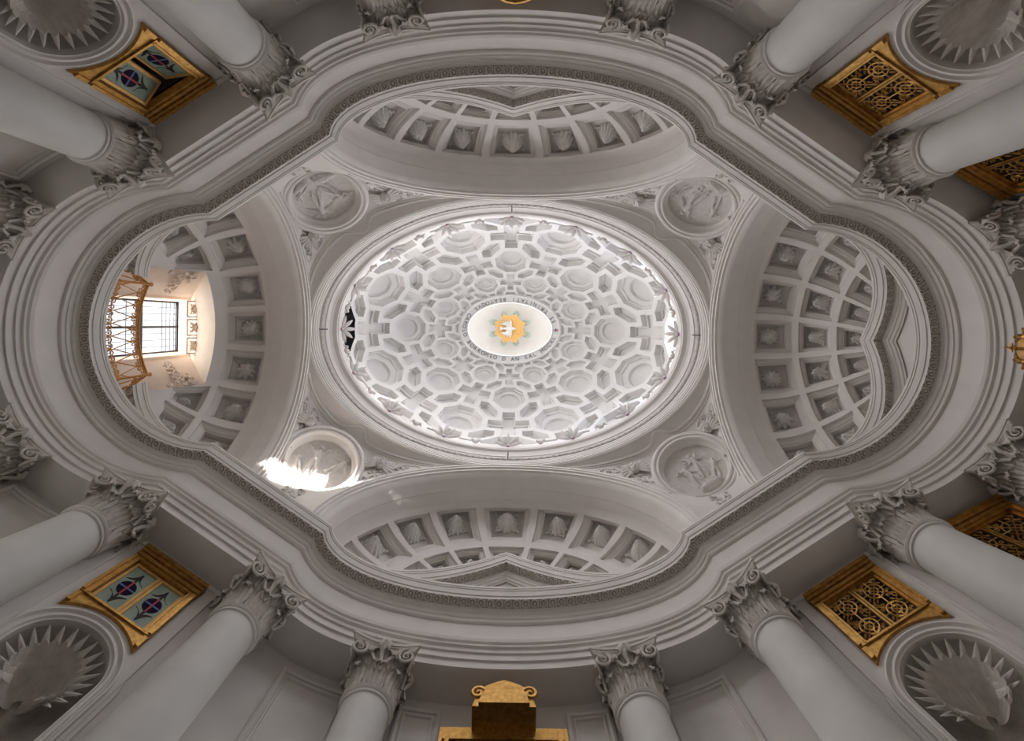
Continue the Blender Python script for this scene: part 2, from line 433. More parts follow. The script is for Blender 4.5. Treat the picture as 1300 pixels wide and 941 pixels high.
# ------------------------------------------------------------------ great arches over the four apses
def sarc(a, e):                              # superellipse unit arch, a from -90 to 90 degrees
    s, c = sin(a), max(0.0, cos(a))
    return (abs(s) ** (2 / e)) * (1 if s >= 0 else -1), c ** (2 / e)
HC = 10.35
ARCH = {'side': (3.65, 3.65, 2.0), 'long': (4.15, 3.65, 2.2)}
def arch_curve(kind, o, n=48):
    a0, r0, e = ARCH[kind]; P = [(-(a0 - o), 9.72), (-(a0 - o), 10.0)]
    for i in range(n + 1):
        s, c = sarc(-pi / 2 + pi * i / n, e); P.append(((a0 - o) * s, HC + (r0 - o) * c))
    return P + [((a0 - o), 10.0), ((a0 - o), 9.72)]
SP = [(.0, 5.76), (-.03, 5.70), (.03, 5.70), (.035, 5.74), (.07, 5.745), (.08, 5.72), (.115, 5.73), (.12, 5.79), (.155, 5.80), (.16, 5.775), (.195, 5.79), (.20, 5.85), (.235, 5.90), (.25, 5.99), (.25, 6.41), (.235, 6.42), (.21, 6.76), (-.35, 6.76)]
LP = [(o, d - 5.76 + 3.86 if d < 6.2 else (4.41 if d < 6.42 else (4.43 if d < 6.5 else 4.72))) for o, d in SP]
def great_arch(name, kind, sgn, label):
    b = MB(); prof = SP if kind == 'side' else LP; rows = []
    for o, d in prof:
        C = arch_curve(kind, o)
        rows.append([(sgn * d, y, h) if kind == 'side' else (y, sgn * d, h) for y, h in C])
    root = empty(name, (sgn * 6 if kind == 'side' else 0, 0 if kind == 'side' else sgn * 4.1, 9.72), label=label, kind='structure')
    k = 13
    b.grid(rows[:k + 1]); b.mk('archivolt', STUCCO, root, angle=30)
    b = MB(); b.grid(rows[k:]); b.mk('intrados', STUCCO, root, angle=30)
    return root
great_arch('arch', 'side', -1, 'great arch before the window apse')
great_arch('arch', 'side', 1, 'great arch before the apse of three coffer rows')
great_arch('arch', 'long', -1, 'long flat great arch on the side of the ajar stained window')
great_arch('arch', 'long', 1, 'long flat great arch on the side of the sunlit medallion')

# ------------------------------------------------------------------ coffers: polygon in a flat lattice -> stepped recess on a vault
def inset(poly, w):
    n = len(poly); out = []
    for i in range(n):
        p0, p1, p2 = poly[i - 1], poly[i], poly[(i + 1) % n]
        d1 = (p1[0] - p0[0], p1[1] - p0[1]); d2 = (p2[0] - p1[0], p2[1] - p1[1])
        l1 = sqrt(d1[0] ** 2 + d1[1] ** 2) or 1; l2 = sqrt(d2[0] ** 2 + d2[1] ** 2) or 1
        n1 = (-d1[1] / l1, d1[0] / l1); n2 = (-d2[1] / l2, d2[0] / l2); k = 1 + n1[0] * n2[0] + n1[1] * n2[1]
        k = max(k, .25)
        out.append((p1[0] + w * (n1[0] + n2[0]) / k, p1[1] + w * (n1[1] + n2[1]) / k))
    return out
def subdiv(poly, n):
    return [(p[0] + (q[0] - p[0]) * i / n, p[1] + (q[1] - p[1]) * i / n) for p, q in zip(poly, poly[1:] + poly[:1]) for i in range(n)]
def clipv(poly, v, keep_above):
    out = []; n = len(poly); ins = (lambda p: p[1] >= v) if keep_above else (lambda p: p[1] <= v)
    for i in range(n):
        a, c = poly[i], poly[(i + 1) % n]
        if ins(a): out.append(a)
        if ins(a) != ins(c):
            f = (v - a[1]) / (c[1] - a[1]); out.append((a[0] + (c[0] - a[0]) * f, v))
    res = []
    for p in out:
        if not res or abs(p[0] - res[-1][0]) + abs(p[1] - res[-1][1]) > 1e-4: res.append(p)
    if len(res) > 2 and abs(res[0][0] - res[-1][0]) + abs(res[0][1] - res[-1][1]) < 1e-4: res.pop()
    return res
def area(poly):
    return sum(p[0] * q[1] - q[0] * p[1] for p, q in zip(poly, poly[1:] + poly[:1])) / 2
def ring_mesh_from(rings, fmap, close=True):
    b = MB(); rows = [[fmap(u, v, d) for u, v in R] for R, d in rings]
    b.grid(rows, close_u=True)
    if close:
        n = len(rows[-1]); R, d = rings[-1]; c = (sum(p[0] for p in R) / n, sum(p[1] for p in R) / n); k = (len(rows) - 1) * n
        b.V.append(fmap(c[0], c[1], d)); m = len(b.V) - 1
        b.F += [(k + i, k + (i + 1) % n, m) for i in range(n)]
    return b

# ------------------------------------------------------------------ apses
def rosette_mesh(n1, n2, name):
    b = MB()
    petals(b, n1, .05, .30, .085, .05, .0, 0, thick=.055)
    petals(b, n2, .03, .19, .075, .10, .07, pi / n2, thick=.05)
    b.ball((0, 0, .12), (.075, .075, .07), 10, 5)
    for k in range(4):
        a = pi / 4 + k * pi / 2
        T = lambda v, a=a: (v[0] * cos(a) - v[1] * sin(a) + .34 * cos(a), v[0] * sin(a) + v[1] * cos(a) + .34 * sin(a), v[2])
        petals(b, 3, .0, .10, .03, .01, .02, 0, T, .02); b.ball((.07, 0, .02), .028, 6, 4, T)
    return b.me(name, ROSET, 60)
ROS = [rosette_mesh(12, 8, 'rosette'), rosette_mesh(8, 6, 'rosette'), rosette_mesh(14, 10, 'rosette')]
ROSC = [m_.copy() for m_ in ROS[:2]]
for m_ in ROSC: m_.materials[0] = WARMLIT
class Apse:
    def __init__(s, kind, sgn):
        s.kind, s.sgn = kind, sgn
        s.X0, s.ax, s.ay, s.hz, s.hc, s.e = (6.75, 2.0, 3.46, 3.62, 10.2, 2.0) if kind == 'side' else (4.70, 1.12, 3.97, 3.62, 10.2, 2.2)
    def P(s, phi, psi, d=0.0):
        """phi: depth from the front arch, psi: round the arch (degrees); d: out behind the surface"""
        f, q = radians(phi), radians(psi); sn, cs = sarc(q, s.e)
        if abs(psi) > 90: cs = 0
        dep = s.X0 + (s.ax + d) * sin(f); w = (s.ay + d) * cos(f) * sn; h = s.hc + (s.hz + d) * cos(f) * cs
        return (s.sgn * dep, w, h) if s.kind == 'side' else (w, s.sgn * dep, h)
    def N(s, phi, psi):
        p = Vector(s.P(phi, psi)); a = Vector(s.P(phi + .5, psi)) - p; c = Vector(s.P(phi, psi + .5)) - p
        n = a.cross(c).normalized(); inw = Vector((0, 0, 8)) - p
        return n if n.dot(inw) > 0 else -n
    def patch(s, b, phis, psis_of, n):
        rows = []
        for f in phis:
            a, c = psis_of(f); rows.append([s.P(f, a + (c - a) * i / n) for i in range(n + 1)])
        b.grid(rows)
def lin(a, b, n): return [a + (b - a) * i / n for i in range(n + 1)]
def apse_coffer(A, root, f0, f1, q0, q1, ri, rim=(.07, .07), rs=1.0, scale_extra=1.0, lowq=None):
    """cell between phi f0..f1 and psi q0..q1; lowq(f) bends the q0 edge"""
    def fmap(u, v, d):
        f = f0 + (f1 - f0) * v; a = lowq(f) if lowq else q0
        return A.P(f, a + (q1 - a) * u, d)
    sq = [(0, 0), (1, 0), (1, 1), (0, 1)]
    st = [(0, 0), (.075, 0), (.08, .10), (.115, .105), (.12, .12), (.17, .16), (.175, .19), (.205, .20), (.21, .42)]
    rings = [(subdiv(inset(sq, w), 8), d) for w, d in st]
    o = ring_mesh_from(rings, fmap).mk('coffer', STUCCO, root, angle=30)
    p = fmap(.5, .5, .40); fm = f0 + (f1 - f0) * .5; qm = ((lowq(fm) if lowq else q0) + q1) / 2
    up = Vector(A.P(fm + 1, qm)) - Vector(A.P(fm, qm))
    e1 = (Vector(fmap(.5, 1, .2)) - Vector(fmap(.5, 0, .2))).length; e2 = (Vector(fmap(0, .5, .2)) - Vector(fmap(1, .5, .2))).length
    sx, sy = e2 * .58 * .5 / .40 * rs, e1 * .58 * .5 / .40 * rs
    M = triad(p, A.N(fm, qm), up) @ Matrix.Diagonal((sx, sy, min(sx, sy) * 2.6, 1))
    r = inst('rosette', ROS[ri % 3], M, o); ORG[r.name] = org(root)
def skirt(A, b, h0=9.70):
    b.grid([[A.P(f, q) for f in lin(0, 90, 16)] for q in (-90,)] + [[(p[0], p[1], h0) for p in [A.P(f, -90) for f in lin(0, 90, 16)]]])
    b.grid([[A.P(f, 90) for f in lin(0, 90, 16)], [(p[0], p[1], h0) for p in [A.P(f, 90) for f in lin(0, 90, 16)]]])
def full_apse(name, kind, sgn, label, rows, dq):
    A = Apse(kind, sgn)
    root = empty(name, (sgn * 7.5 if kind == 'side' else 0, 0 if kind == 'side' else sgn * 5.2, 9.7), label=label, kind='structure')
    qe = 4.5 * dq; b = MB()
    A.patch(b, lin(-1, rows[0][0], 3), lambda f: (-90, 90), 60)
    A.patch(b, lin(rows[-1][1], 90, 8), lambda f: (-90, 90), 60)
    for s in (-1, 1): A.patch(b, lin(rows[0][0], rows[-1][1], 14), lambda f: (s * qe, s * 90), 3)
    skirt(A, b); b.mk('vault_surface', STUCCO, root)
    for k, (f0, f1) in enumerate(rows):
        for u in range(-4, 5):
            apse_coffer(A, root, f0, f1, (u - .5) * dq, (u + .5) * dq, (u + 8 + k) % 3 if kind == 'side' else 2 - (u + 8 + k) % 2 * 2)
    return A, root
AR, apse_r = full_apse('apse_vault', 'side', 1, 'apse vault with three rows of rosette coffers behind a pediment', [(2, 31), (31, 50.5), (50.5, 66)], 19.0)
AT, _ = full_apse('apse_vault', 'long', -1, 'shallow coffered vault on the side of the ajar stained window', [(9, 46), (46, 66)], 19.5)
ABt, _ = full_apse('apse_vault', 'long', 1, 'shallow coffered vault on the side of the sunlit medallion', [(9, 46), (46, 66)], 19.5)

# window apse: first row whole, then the window recess takes the middle
AL = Apse('side', -1); WY = 1.45
apse_l = empty('apse_vault', (-7.5, 0, 9.7), label='coffered apse vault cut by the bright window recess', kind='structure')
def psic(f):
    c = AL.ay * cos(radians(f)); return 90.0 if c <= WY else math.degrees(asin(WY / c))
b = MB(); dq = 19.0; qe = 85.5; F0, F1, F2, FW = 2, 31, 50.5, 36.0
AL.patch(b, lin(-1, F0, 3), lambda f: (-90, 90), 60)
for s in (-1, 1):
    AL.patch(b, lin(F0, F1, 8), lambda f: (s * qe, s * 90), 3)
    AL.patch(b, lin(F1, FW, 3), lambda f: (0, s * psic(f)), 14)
    AL.patch(b, lin(F1, F2, 6), lambda f: (s * qe, s * 90), 3)
    AL.patch(b, lin(F2, 65.1, 8), lambda f: (s * psic(f), s * 90), 10)
skirt(AL, b); b.mk('vault_surface', STUCCO, apse_l)
for u in range(-4, 5): apse_coffer(AL, apse_l, F0, F1, (u - .5) * dq, (u + .5) * dq, (u + 9) % 3)
for s in (-1, 1):
    for u in (2, 3, 4):
        lo = (lambda f, s=s: s * psic(f)) if u == 2 else None
        apse_coffer(AL, apse_l, F1, F2, s * (u - .5) * dq, s * (u + .5) * dq, u, lowq=lo, rs=.8 if u == 2 else 1)
# splayed embrasure of the window
def emb(root):
    b = MB(); n = 12
    front = [AL.P(FW, q) for q in lin(-psic(FW), psic(FW), n)]
    FX = 9.3; FY, FH = .86, 14.22
    back = [(-FX, -FY + 2 * FY * i / n, FH) for i in range(n + 1)]
    b.grid([front, back]); b.mk('embrasure_head', WARMLIT, root)
    for s in (-1, 1):
        b = MB(); rows = []
        for f in lin(FW, 65.0, 14):
            p = AL.P(f, s * psic(f)); rows.append(p)
        top = (-FX, s * FY, FH)
        # side wall: from the cut edge back to the reveal
        zz = [p[2] for p in rows]
        bk = [(-FX, s * FY, FH + (9.7 - FH) * i / 14) for i in range(15)]
        b.grid([rows, bk]); b.mk('embrasure_side', WARMLIT, root)
        # scrolled relief running along the side
        d = MB(); pts = lambda a, z: (lambda p, q: tuple(p[i] + (q[i] - p[i]) * a for i in range(3)))(Vector((-7.95, s * 1.43, z)), Vector((-FX, s * .90, z + 1.2)))
        on = lambda a, dz: (lambda c: (c[0], c[1] - s * .02, c[2]))(pts(a, 11.95 + dz))
        d.tube([on(.04 + .92 * i / 70, .075 * sin(i * .36)) for i in range(71)], .022, 5)
        for k in range(11):
            sg = (-1) ** k; a0 = .10 + .08 * k
            d.tube([on(a0 + .055 * (1 - i / 22) * cos(i * .5), sg * .10 + .10 * (1 - i / 22) * sin(i * .5)) for i in range(20)], .018, 5)
            d.ball(on(a0, sg * .10), (.035, .02, .04), 6, 4)
        for a0, dz, rr in ((.12, .42, .17), (.30, .36, .13), (.12, -.42, .10)):
            d.tube([on(a0 + rr / 1.5 * (1 - i / 30) * cos(i * .45), dz + rr * (1 - i / 30) * sin(i * .45)) for i in range(28)], .026, 6)
        d.mk('scroll_relief', WARMLIT, root)
    # fillets and the three small rosettes on the head
    for a in (-.52, 0, .52):
        p = Vector((-8.95, a, 13.94)); nn = Vector((.62, 0, -.78))
        cb = MB(); M = triad(p, nn, (1, 0, 0))
        for x0, x1, y0, y1 in ((-.24, .24, -.24, -.2), (-.24, .24, .2, .24), (-.24, -.2, -.2, .2), (.2, .24, -.2, .2)):
            cb.box(x0, x1, y0, y1, -.04, .03, lambda v: tuple(M @ Vector(v)))
        o = cb.mk('small_coffer', WARMLIT, root, angle=0); ORG[o.name] = org(root)
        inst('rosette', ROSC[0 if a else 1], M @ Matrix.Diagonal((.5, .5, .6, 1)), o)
    # inner reveal to the window plane
    b = MB(); WX, WYY, WT = 9.9, .74, 14.56
    b.grid([[(-FX, -FY, 9.7), (-FX, -FY, FH), (-FX, FY, FH), (-FX, FY, 9.7)], [(-FX - .06, -FY + .08, 9.7), (-FX - .06, -FY + .08, FH - .0), (-FX - .06, FY - .08, FH - .0), (-FX - .06, FY - .08, 9.7)],
            [(-WX, -WYY, 9.7), (-WX, -WYY, WT), (-WX, WYY, WT), (-WX, WYY, 9.7)]])
    b.mk('reveal', WARMLIT, root, angle=20)
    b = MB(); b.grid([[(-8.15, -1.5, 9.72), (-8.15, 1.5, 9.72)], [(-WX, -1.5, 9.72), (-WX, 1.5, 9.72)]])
    b.box(-WX - .1, -WX, -WYY, WYY, 9.72, 11.2); b.mk('window_sill', WARMLIT, root, angle=0)
emb(apse_l)
# the window itself
win = empty('window_1', (-9.9, 0, 11.2), kind='structure', label='bright leaded window over the entrance behind the railing')
b = MB(); WB, WTt, WYv, WX = 11.2, 14.56, .74, -9.92
for y in (-WYv, WYv): b.box(WX - .03, WX + .03, y - .045, y + .045, WB, WTt)
for z in (WB, WTt): b.box(WX - .03, WX + .03, -WYv, WYv, z - .045, z + .045)
b.box(WX - .05, WX + .05, -WYv, WYv, 13.0, 13.12); b.box(WX - .035, WX + .035, -.03, .03, WB, WTt)
b.mk('window_frame', IRON, win, angle=0)
for y0 in (-WYv, 0):
    for z0, z1 in ((WB, 13.06), (13.06, WTt)):
        g = MB(); g.box(WX - .006, WX + .006, y0 + .02, y0 + WYv - .02, z0 + .04, z1 - .04); p = g.mk('pane', GLASS, win, angle=0)
        g = MB()
        for k in range(1, 4):
            y = y0 + WYv * k / 4; g.box(WX + .008, WX + .02, y - .006, y + .006, z0, z1)
        for k in range(1, 5):
            z = z1 - (z1 - z0) * (.11 * k if z1 > 14 else .25 * k); g.box(WX + .008, WX + .02, y0, y0 + WYv, z - .005, z + .005)
        g.mk('lead_bars', IRON, p, angle=0)

# ------------------------------------------------------------------ pediments over the cornice
def pediment(kind, sgn, label, ranges, d0=.06):
    prof = [(-1.3, .42), (-.57, .42), (-.57, .38), (-.53, .37), (-.53, .34), (-.47, .32), (-.46, .29), (-.42, .28), (-.40, .24), (-.33, .235), (-.31, .16), (-.33, .07), (-.30, .065), (-.25, .06), (-.25, .04), (-.21, .035), (-.12, .02), (-.115, .004), (-.07, .004), (-.065, -.008), (-.01, -.012), (0, .01), (0, .95)]
    def pt(s, d):
        if kind == 'side':
            y = s; R = LR + d0; a = asin(max(-1, min(1, y / R))); n = (cos(a), sin(a)); p = (LX + R * cos(a), y)
            return (sgn * (p[0] + d * n[0]), p[1] + d * n[1])
        t = math.acos(max(-1, min(1, s / EA))); p = ell(t, d0); q = ell(t, d0 + d)
        return (q[0], sgn * q[1])
    def rise(s):
        if kind == 'side': return 9.76 + 1.55 * max(0, 1 - abs(s) / 2.24)
        return 9.76 + 1.56 * max(0, 1 - abs(s) / 2.75) ** 1.4
    objs = []
    root = empty('pediment', (sgn * 8 if kind == 'side' else 0, 0 if kind == 'side' else sgn * 5, 9.72), label=label, cat='pediment', kind='thing')
    for s0, s1 in ranges:
        n = 40; S = lin(s0, s1, n)
        if s0 < 0 < s1 and 0 not in S: S = sorted(S + [0.0])
        rows = lambda a, c: [[(*pt(s, d), max(9.6, rise(s) + dh)) for s in S] for dh, d in prof[a:c]]
        b = MB(); b.grid(rows(0, 3)); b.mk('tympanum', STUCCO, root, angle=25)
        b = MB(); b.grid(rows(1, 10)); b.mk('bed_moulding', STUCCO, root, angle=25)
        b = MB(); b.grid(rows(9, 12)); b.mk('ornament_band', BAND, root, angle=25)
        b = MB(); b.grid(rows(11, 23))
        for e in (0, -1):
            col = [(*pt(S[e], d), max(9.6, rise(S[e]) + dh)) for dh, d in prof]; k = len(b.V); b.V += col; b.F.append(tuple(range(k, k + len(col))))
        b.mk('raking_cornice', STUCCO, root, angle=25)
        L = abs(s1 - s0); m = max(3, int(L * 1.12 / .15))
        for i in range(m):
            s = s0 + (s1 - s0) * (i + .5) / m; e = .01
            p = Vector((*pt(s, .155), rise(s) - .335)); t = Vector((*pt(s + e, .155), rise(s + e))) - Vector((*pt(s - e, .155), rise(s - e)))
            t.normalize(); w = Vector((*pt(s, .3), 0)) - Vector((*pt(s, .0), 0)); w.normalize(); n = w.cross(t).normalized()
            if n.z > 0: n = -n
            inst('ornament_leaf', MOT, frameM(p, t, w, n, .85), root)
    return root
pediment('side', 1, 'curved raking pediment with cusped tip before the three coffer rows', [(-2.05, 2.05)])
pediment('long', -1, 'low curved pediment on the side of the ajar stained window', [(-2.6, 2.6)])
pediment('long', 1, 'low curved pediment on the side of the sunlit medallion', [(-2.6, 2.6)])
pediment('side', -1, 'broken pediment stubs either side of the gilt window railing', [(-2.05, -1.12), (1.12, 2.05)])

# ------------------------------------------------------------------ pendentives
RA, RB, RH = 5.76, 3.86, 14.0
FP, FQ = (5.76, 3.65, 9.72), (4.15, 3.86, 9.72)
def d_side(v):
    s, c = sarc(pi / 2 * (1 - v), 2.0); return Vector((5.76, 3.65 * s, HC + 3.65 * c)) if v > .0 else Vector(FP)
def d_long(v):
    s, c = sarc(pi / 2 * (1 - v), 2.2); return Vector((4.15 * s, 3.86, HC + 3.65 * c)) if v > .0 else Vector(FQ)
def coons(u, v):
    a = u * pi / 2
    c0 = Vector((FP[0] + (FQ[0] - FP[0]) * u, FP[1] + (FQ[1] - FP[1]) * u, HC)); c1 = Vector((RA * cos(a), RB * sin(a), RH))
    d0, d1 = d_side(max(v, 1e-9)), d_long(max(v, 1e-9))
    k = Vector((5.76, 3.65, HC)) * (1 - u) * (1 - v) + Vector((4.15, 3.86, HC)) * u * (1 - v) + Vector((5.76, 0, 14)) * (1 - u) * v + Vector((0, 3.86, 14)) * u * v
    return c0 * (1 - v) + c1 * v + d0 * (1 - u) + d1 * u - k
def pn(u, v):
    e = .01; n = (coons(u + e, v) - coons(u - e, v)).cross(coons(u, v + e) - coons(u, v - e)).normalized()
    return n if n.dot(Vector((0, 0, 9)) - coons(u, v)) > 0 else -n
MU, MV = .5, .5
MP = coons(MU, MV); MR = 1.0
MN = Vector((-.38, -.755, -.53)).normalized()         # the disc leans further down than the wall behind it
def figure(cx, cy, s, rot, arms=(.6, -.5), robe=True, wings=False):
    """a robed figure as round-ended strokes: (x0,y0,x1,y1,r0,r1)"""
    K = []
    def add(x0, y0, x1, y1, a, b):
        c, t = cos(rot), sin(rot)
        K.append((cx + s * (x0 * c - y0 * t), cy + s * (x0 * t + y0 * c), cx + s * (x1 * c - y1 * t), cy + s * (x1 * t + y1 * c), a * s, b * s))
    add(0, .95, 0, 1.0, .13, .12); add(0, .83, 0, .75, .06, .08)
    add(-.17, .70, .17, .70, .10, .10); add(0, .65, 0, .30, .19, .16)
    add(-.2, .68, -.36, .68 + arms[0] * .35, .075, .06); add(-.36, .68 + arms[0] * .35, -.58, .72 + arms[0] * .5, .06, .045)
    add(.2, .68, .36, .68 + arms[1] * .35, .075, .06); add(.36, .68 + arms[1] * .35, .56, .66 + arms[1] * .55, .06, .045)
    add(-.08, .28, -.16, -.25, .13, .10); add(.08, .28, .20, -.22, .13, .10)
    add(-.16, -.25, -.20, -.70, .09, .06); add(.20, -.22, .13, -.68, .09, .06); add(-.2, -.72, -.28, -.74, .06, .04); add(.13, -.70, .24, -.74, .06, .04)
    if robe:
        for k in range(4): add(-.18 + .11 * k, .25, -.30 + .18 * k, -.5, .07, .05)
    if wings:
        for k in range(4):
            add(-.12, .62, -.55 - .08 * k, .95 - .22 * k, .07, .03); add(.12, .62, .55 + .08 * k, .95 - .22 * k, .07, .03)
    return K
def cloud(cx, cy, n, r, seed):
    R = random.Random(seed); return [(cx + R.uniform(-1, 1) * r * 2, cy + R.uniform(-.5, .5) * r, cx + R.uniform(-1, 1) * r * 2 + .02, cy + R.uniform(-.5, .5) * r, r * R.uniform(.4, .8), r * R.uniform(.4, .8)) for _ in range(n)]
RELIEFS = {
    (-1, -1): figure(-.22, -.05, .42, .5, (.9, -.2)) + figure(.25, .10, .48, -.25, (.7, .6), wings=True) + cloud(-.3, -.52, 8, .13, 1) + figure(.42, -.38, .26, -1.0) + cloud(.35, -.55, 5, .10, 2),
    (-1, 1): figure(-.15, -.05, .52, .2, (.5, .9)) + figure(.38, .15, .38, -.5, (.6, -.4), wings=True) + figure(-.5, -.25, .3, .6) + cloud(.1, -.62, 9, .12, 3),
    (1, -1): figure(.12, .0, .55, -.1, (1., -.6)) + figure(-.40, -.1, .36, .35, (.3, .7)) + figure(.52, -.05, .30, -.3, wings=True) + cloud(-.1, -.62, 8, .12, 4),
    (1, 1): figure(.15, .05, .42, .1, (.6, .8), wings=True) + figure(-.12, -.25, .42, .3) + figure(.45, -.25, .36, -.3, (.9, .2)) + cloud(.15, -.58, 8, .12, 5) + cloud(-.35, .1, 4, .09, 6)}
def hgt(K, x, y):
    h = 0.0
    for x0, y0, x1, y1, a, c in K:
        dx, dy = x1 - x0, y1 - y0; l = dx * dx + dy * dy
        f = max(0, min(1, ((x - x0) * dx + (y - y0) * dy) / l)) if l else 0
        rr = a + (c - a) * f; qx, qy = x - x0 - dx * f, y - y0 - dy * f; q = qx * qx + qy * qy
        if q < rr * rr:
            z = sqrt(rr * rr - q) * 1.7
            if z > h: h = z
    return h
def cherub_meshes():
    b = MB()
    def face(v):
        x, y, z = v; r = sqrt(x * x + y * y + z * z); return v
    # head looking along +z, chin towards -y
    n1, n2 = 48, 34; V = []
    rows = []
    for i in range(n2 + 1):
        a = pi * i / n2; row = []
        for j in range(n1):
            t = 2 * pi * j / n1; x, y, z = .16 * sin(a) * cos(t), .19 * cos(a), .165 * sin(a) * sin(t)
            if z > 0:
                z += .065 * exp(-((x / .026) ** 2 + ((y + .02) / .035) ** 2))           # nose
                z += .03 * exp(-(((abs(x) - .075) / .04) ** 2 + ((y + .055) / .045) ** 2))   # cheeks
                z -= .04 * exp(-(((abs(x) - .055) / .028) ** 2 + ((y - .02) / .018) ** 2))  # eyes
                z += .025 * exp(-((x / .04) ** 2 + ((y + .095) / .012) ** 2))           # lips
                z -= .03 * exp(-((x / .045) ** 2 + ((y + .115) / .010) ** 2))
                z += .015 * exp(-((x / .04) ** 2 + ((y + .15) / .03) ** 2))            # chin
            row.append((x, y, z))
        rows.append(row)
    b.grid(rows, close_u=True); head = b.me('head', RELIEF, 60)
    b = MB(); R = random.Random(3)
    for k in range(26):
        t = R.uniform(-.3, pi + .3); a = R.uniform(.1, 1.25); 
        b.ball((.165 * sin(a) * cos(t) * 1.02, .19 * cos(a) + .0, .16 * sin(a) * abs(sin(t)) * .9), R.uniform(.035, .05), 7, 5)
    hair = b.me('curls', RELIEF, 60)
    b = MB()
    for k in range(6):
        a = -.55 + .26 * k; L = .46 - .035 * k
        rows = []
        for i in range(7):
            f = i / 6; w = .055 * sin(pi * (.15 + .75 * f)); row = []
            for j in range(5):
                u = j / 4 * 2 - 1; x = .10 + L * f; y = u * w
                row.append((x * cos(a) - y * sin(a), x * sin(a) + y * cos(a) - .04, -.02 + .03 * (1 - u * u) + .012 * k + .03 * sin(pi * f)))
            rows.append(row)
        b.grid(rows)
    wing = b.me('wing', RELIEF, 60)
    return head, hair, wing
HEAD, HAIR, WING = cherub_meshes()
def mirror_me(me, name):
    m = me.copy(); m.transform(Matrix.Scale(-1, 4, (1, 0, 0))); m.flip_normals(); return m
WING2 = mirror_me(WING, 'wing')
WHERE = {(-1, -1): 'above the ajar stained window', (-1, 1): 'above the shut stained window', (1, -1): 'across from the ajar stained window', (1, 1): 'across from the shut stained window'}
MEDL = {(-1, -1): 'shaded round relief medallion above the ajar stained window', (-1, 1): 'sunlit round relief medallion above the shut stained window',
        (1, -1): 'shaded round relief medallion above the grille facing the ajar window', (1, 1): 'shaded round relief medallion above the grille facing the shut window'}
def tr(sx, sy, p): return (sx * p[0], sy * p[1], p[2])
for (sx, sy), lab in MEDL.items():
    c = tr(sx, sy, MP)
    root = empty('pendentive', c, label='curved pendentive %s' % WHERE[(sx, sy)], kind='structure')
    b = MB(); n = 96
    def dent(p, u):                                    # the wall is hollowed behind the medallion
        w = p - MP; a = w.dot(MN); r = (w - MN * a).length; k = max(0, min(1, (min(u, 1 - u) - .01) / .05))
        return p - MN * max(0, (a + .40)) * k if r < MR + .03 else p
    b.grid([[tr(sx, sy, dent(coons(i / n, max(0, j / n)), i / n)) for i in range(n + 1)] for j in range(n + 1)], flip=sx * sy < 0)
    # foot, down to the ledge
    b.grid([[tr(sx, sy, coons(i / n, 0)) for i in range(n + 1)], [(lambda p: (p[0], p[1], 9.7))(tr(sx, sy, coons(i / n, 0))) for i in range(n + 1)]])
    b.mk('shell', STUCCO, root, angle=40)
    # raised border beside the cornice, cusped over the medallion
    for dv, rr in ((.0, .045), (.035, .025)):
        b = MB(); b.tube([Vector(tr(sx, sy, coons(u, .865 - dv + (.105 + dv) * exp(-((u - .5) / .045) ** 2)))) for u in [.10 + .80 * i / 70 for i in range(71)]], rr, 6); b.mk('border_moulding', STUCCO, root)
    for f in (0.10, .165):
        for side in (0, 1):
            b = MB(); pts = []
            for i in range(25):
                v = .30 + .56 * i / 24; u = f * (1.15 - .3 * v) if side == 0 else 1 - f * (1.15 - .3 * v)
                pts.append(tr(sx, sy, coons(u, v)))
            if f < .12: b.tube(pts, .03, 6); b.mk('border_moulding', STUCCO, root)
    # vine relief in the two spandrels
    b = MB(); R = random.Random(11 + sx + 3 * sy)
    for (u0, v0) in ((.20, .60), (.80, .60), (.27, .74), (.73, .74), (.16, .72), (.84, .72), (.14, .5), (.86, .5), (.5, .16), (.42, .2), (.58, .2)):
        for k in range(9):
            u, v = u0 + R.uniform(-.035, .035), v0 + R.uniform(-.05, .05); p = coons(u, v); q = p + pn(u, v) * .02
            b.ball(tr(sx, sy, q), R.uniform(.022, .045), 6, 4)
        p0 = [tr(sx, sy, coons(u0 + .05 * (1 - i / 14) * cos(i * .7), v0 + .07 * (1 - i / 14) * sin(i * .7))) for i in range(14)]
        b.tube(p0, .016, 4)
    b.mk('vine_relief', RELIEF, root, kind='stuff')
    # medallion
    N = Vector(tr(sx, sy, MN)); md = empty('medallion', c, label=lab, cat='medallion', kind='thing', group='pendentive medallions')
    up = Vector((0, 0, 1)) - N * N.z; M = triad(Vector(c) + N * .27, N, up)
    T = lambda v: tuple(M @ Vector(v))
    b = MB(); prof = [(MR + .10, -1.0), (MR + .10, .04), (MR + .07, .09), (MR + .03, .10), (MR - .01, .085), (MR - .02, .05), (MR - .05, .045), (MR - .055, .07), (MR - .10, .075), (MR - .12, .045), (MR - .125, -.06), (MR - .20, -.12), (MR - .205, -.20)]
    nn = 72; b.grid([[T((r * cos(2 * pi * k / nn), r * sin(2 * pi * k / nn), z)) for k in range(nn)] for r, z in prof], close_u=True); b.mk('frame', STUCCO, md, angle=30)
    K = RELIEFS[(sx, sy)]; R0 = MR - .20; b = MB(); rows = []
    nr, na = 46, 120
    for i in range(nr + 1):
        r = R0 * i / nr; row = []
        for k in range(na):
            x, y = r * cos(2 * pi * k / na), r * sin(2 * pi * k / na)
            row.append(T((x, y, -.20 - .04 * (1 - (r / R0) ** 2) + hgt(K, x, y))))
        rows.append(row)
    b.grid(rows, close_u=True); b.mk('relief', RELIEF, md, angle=60)
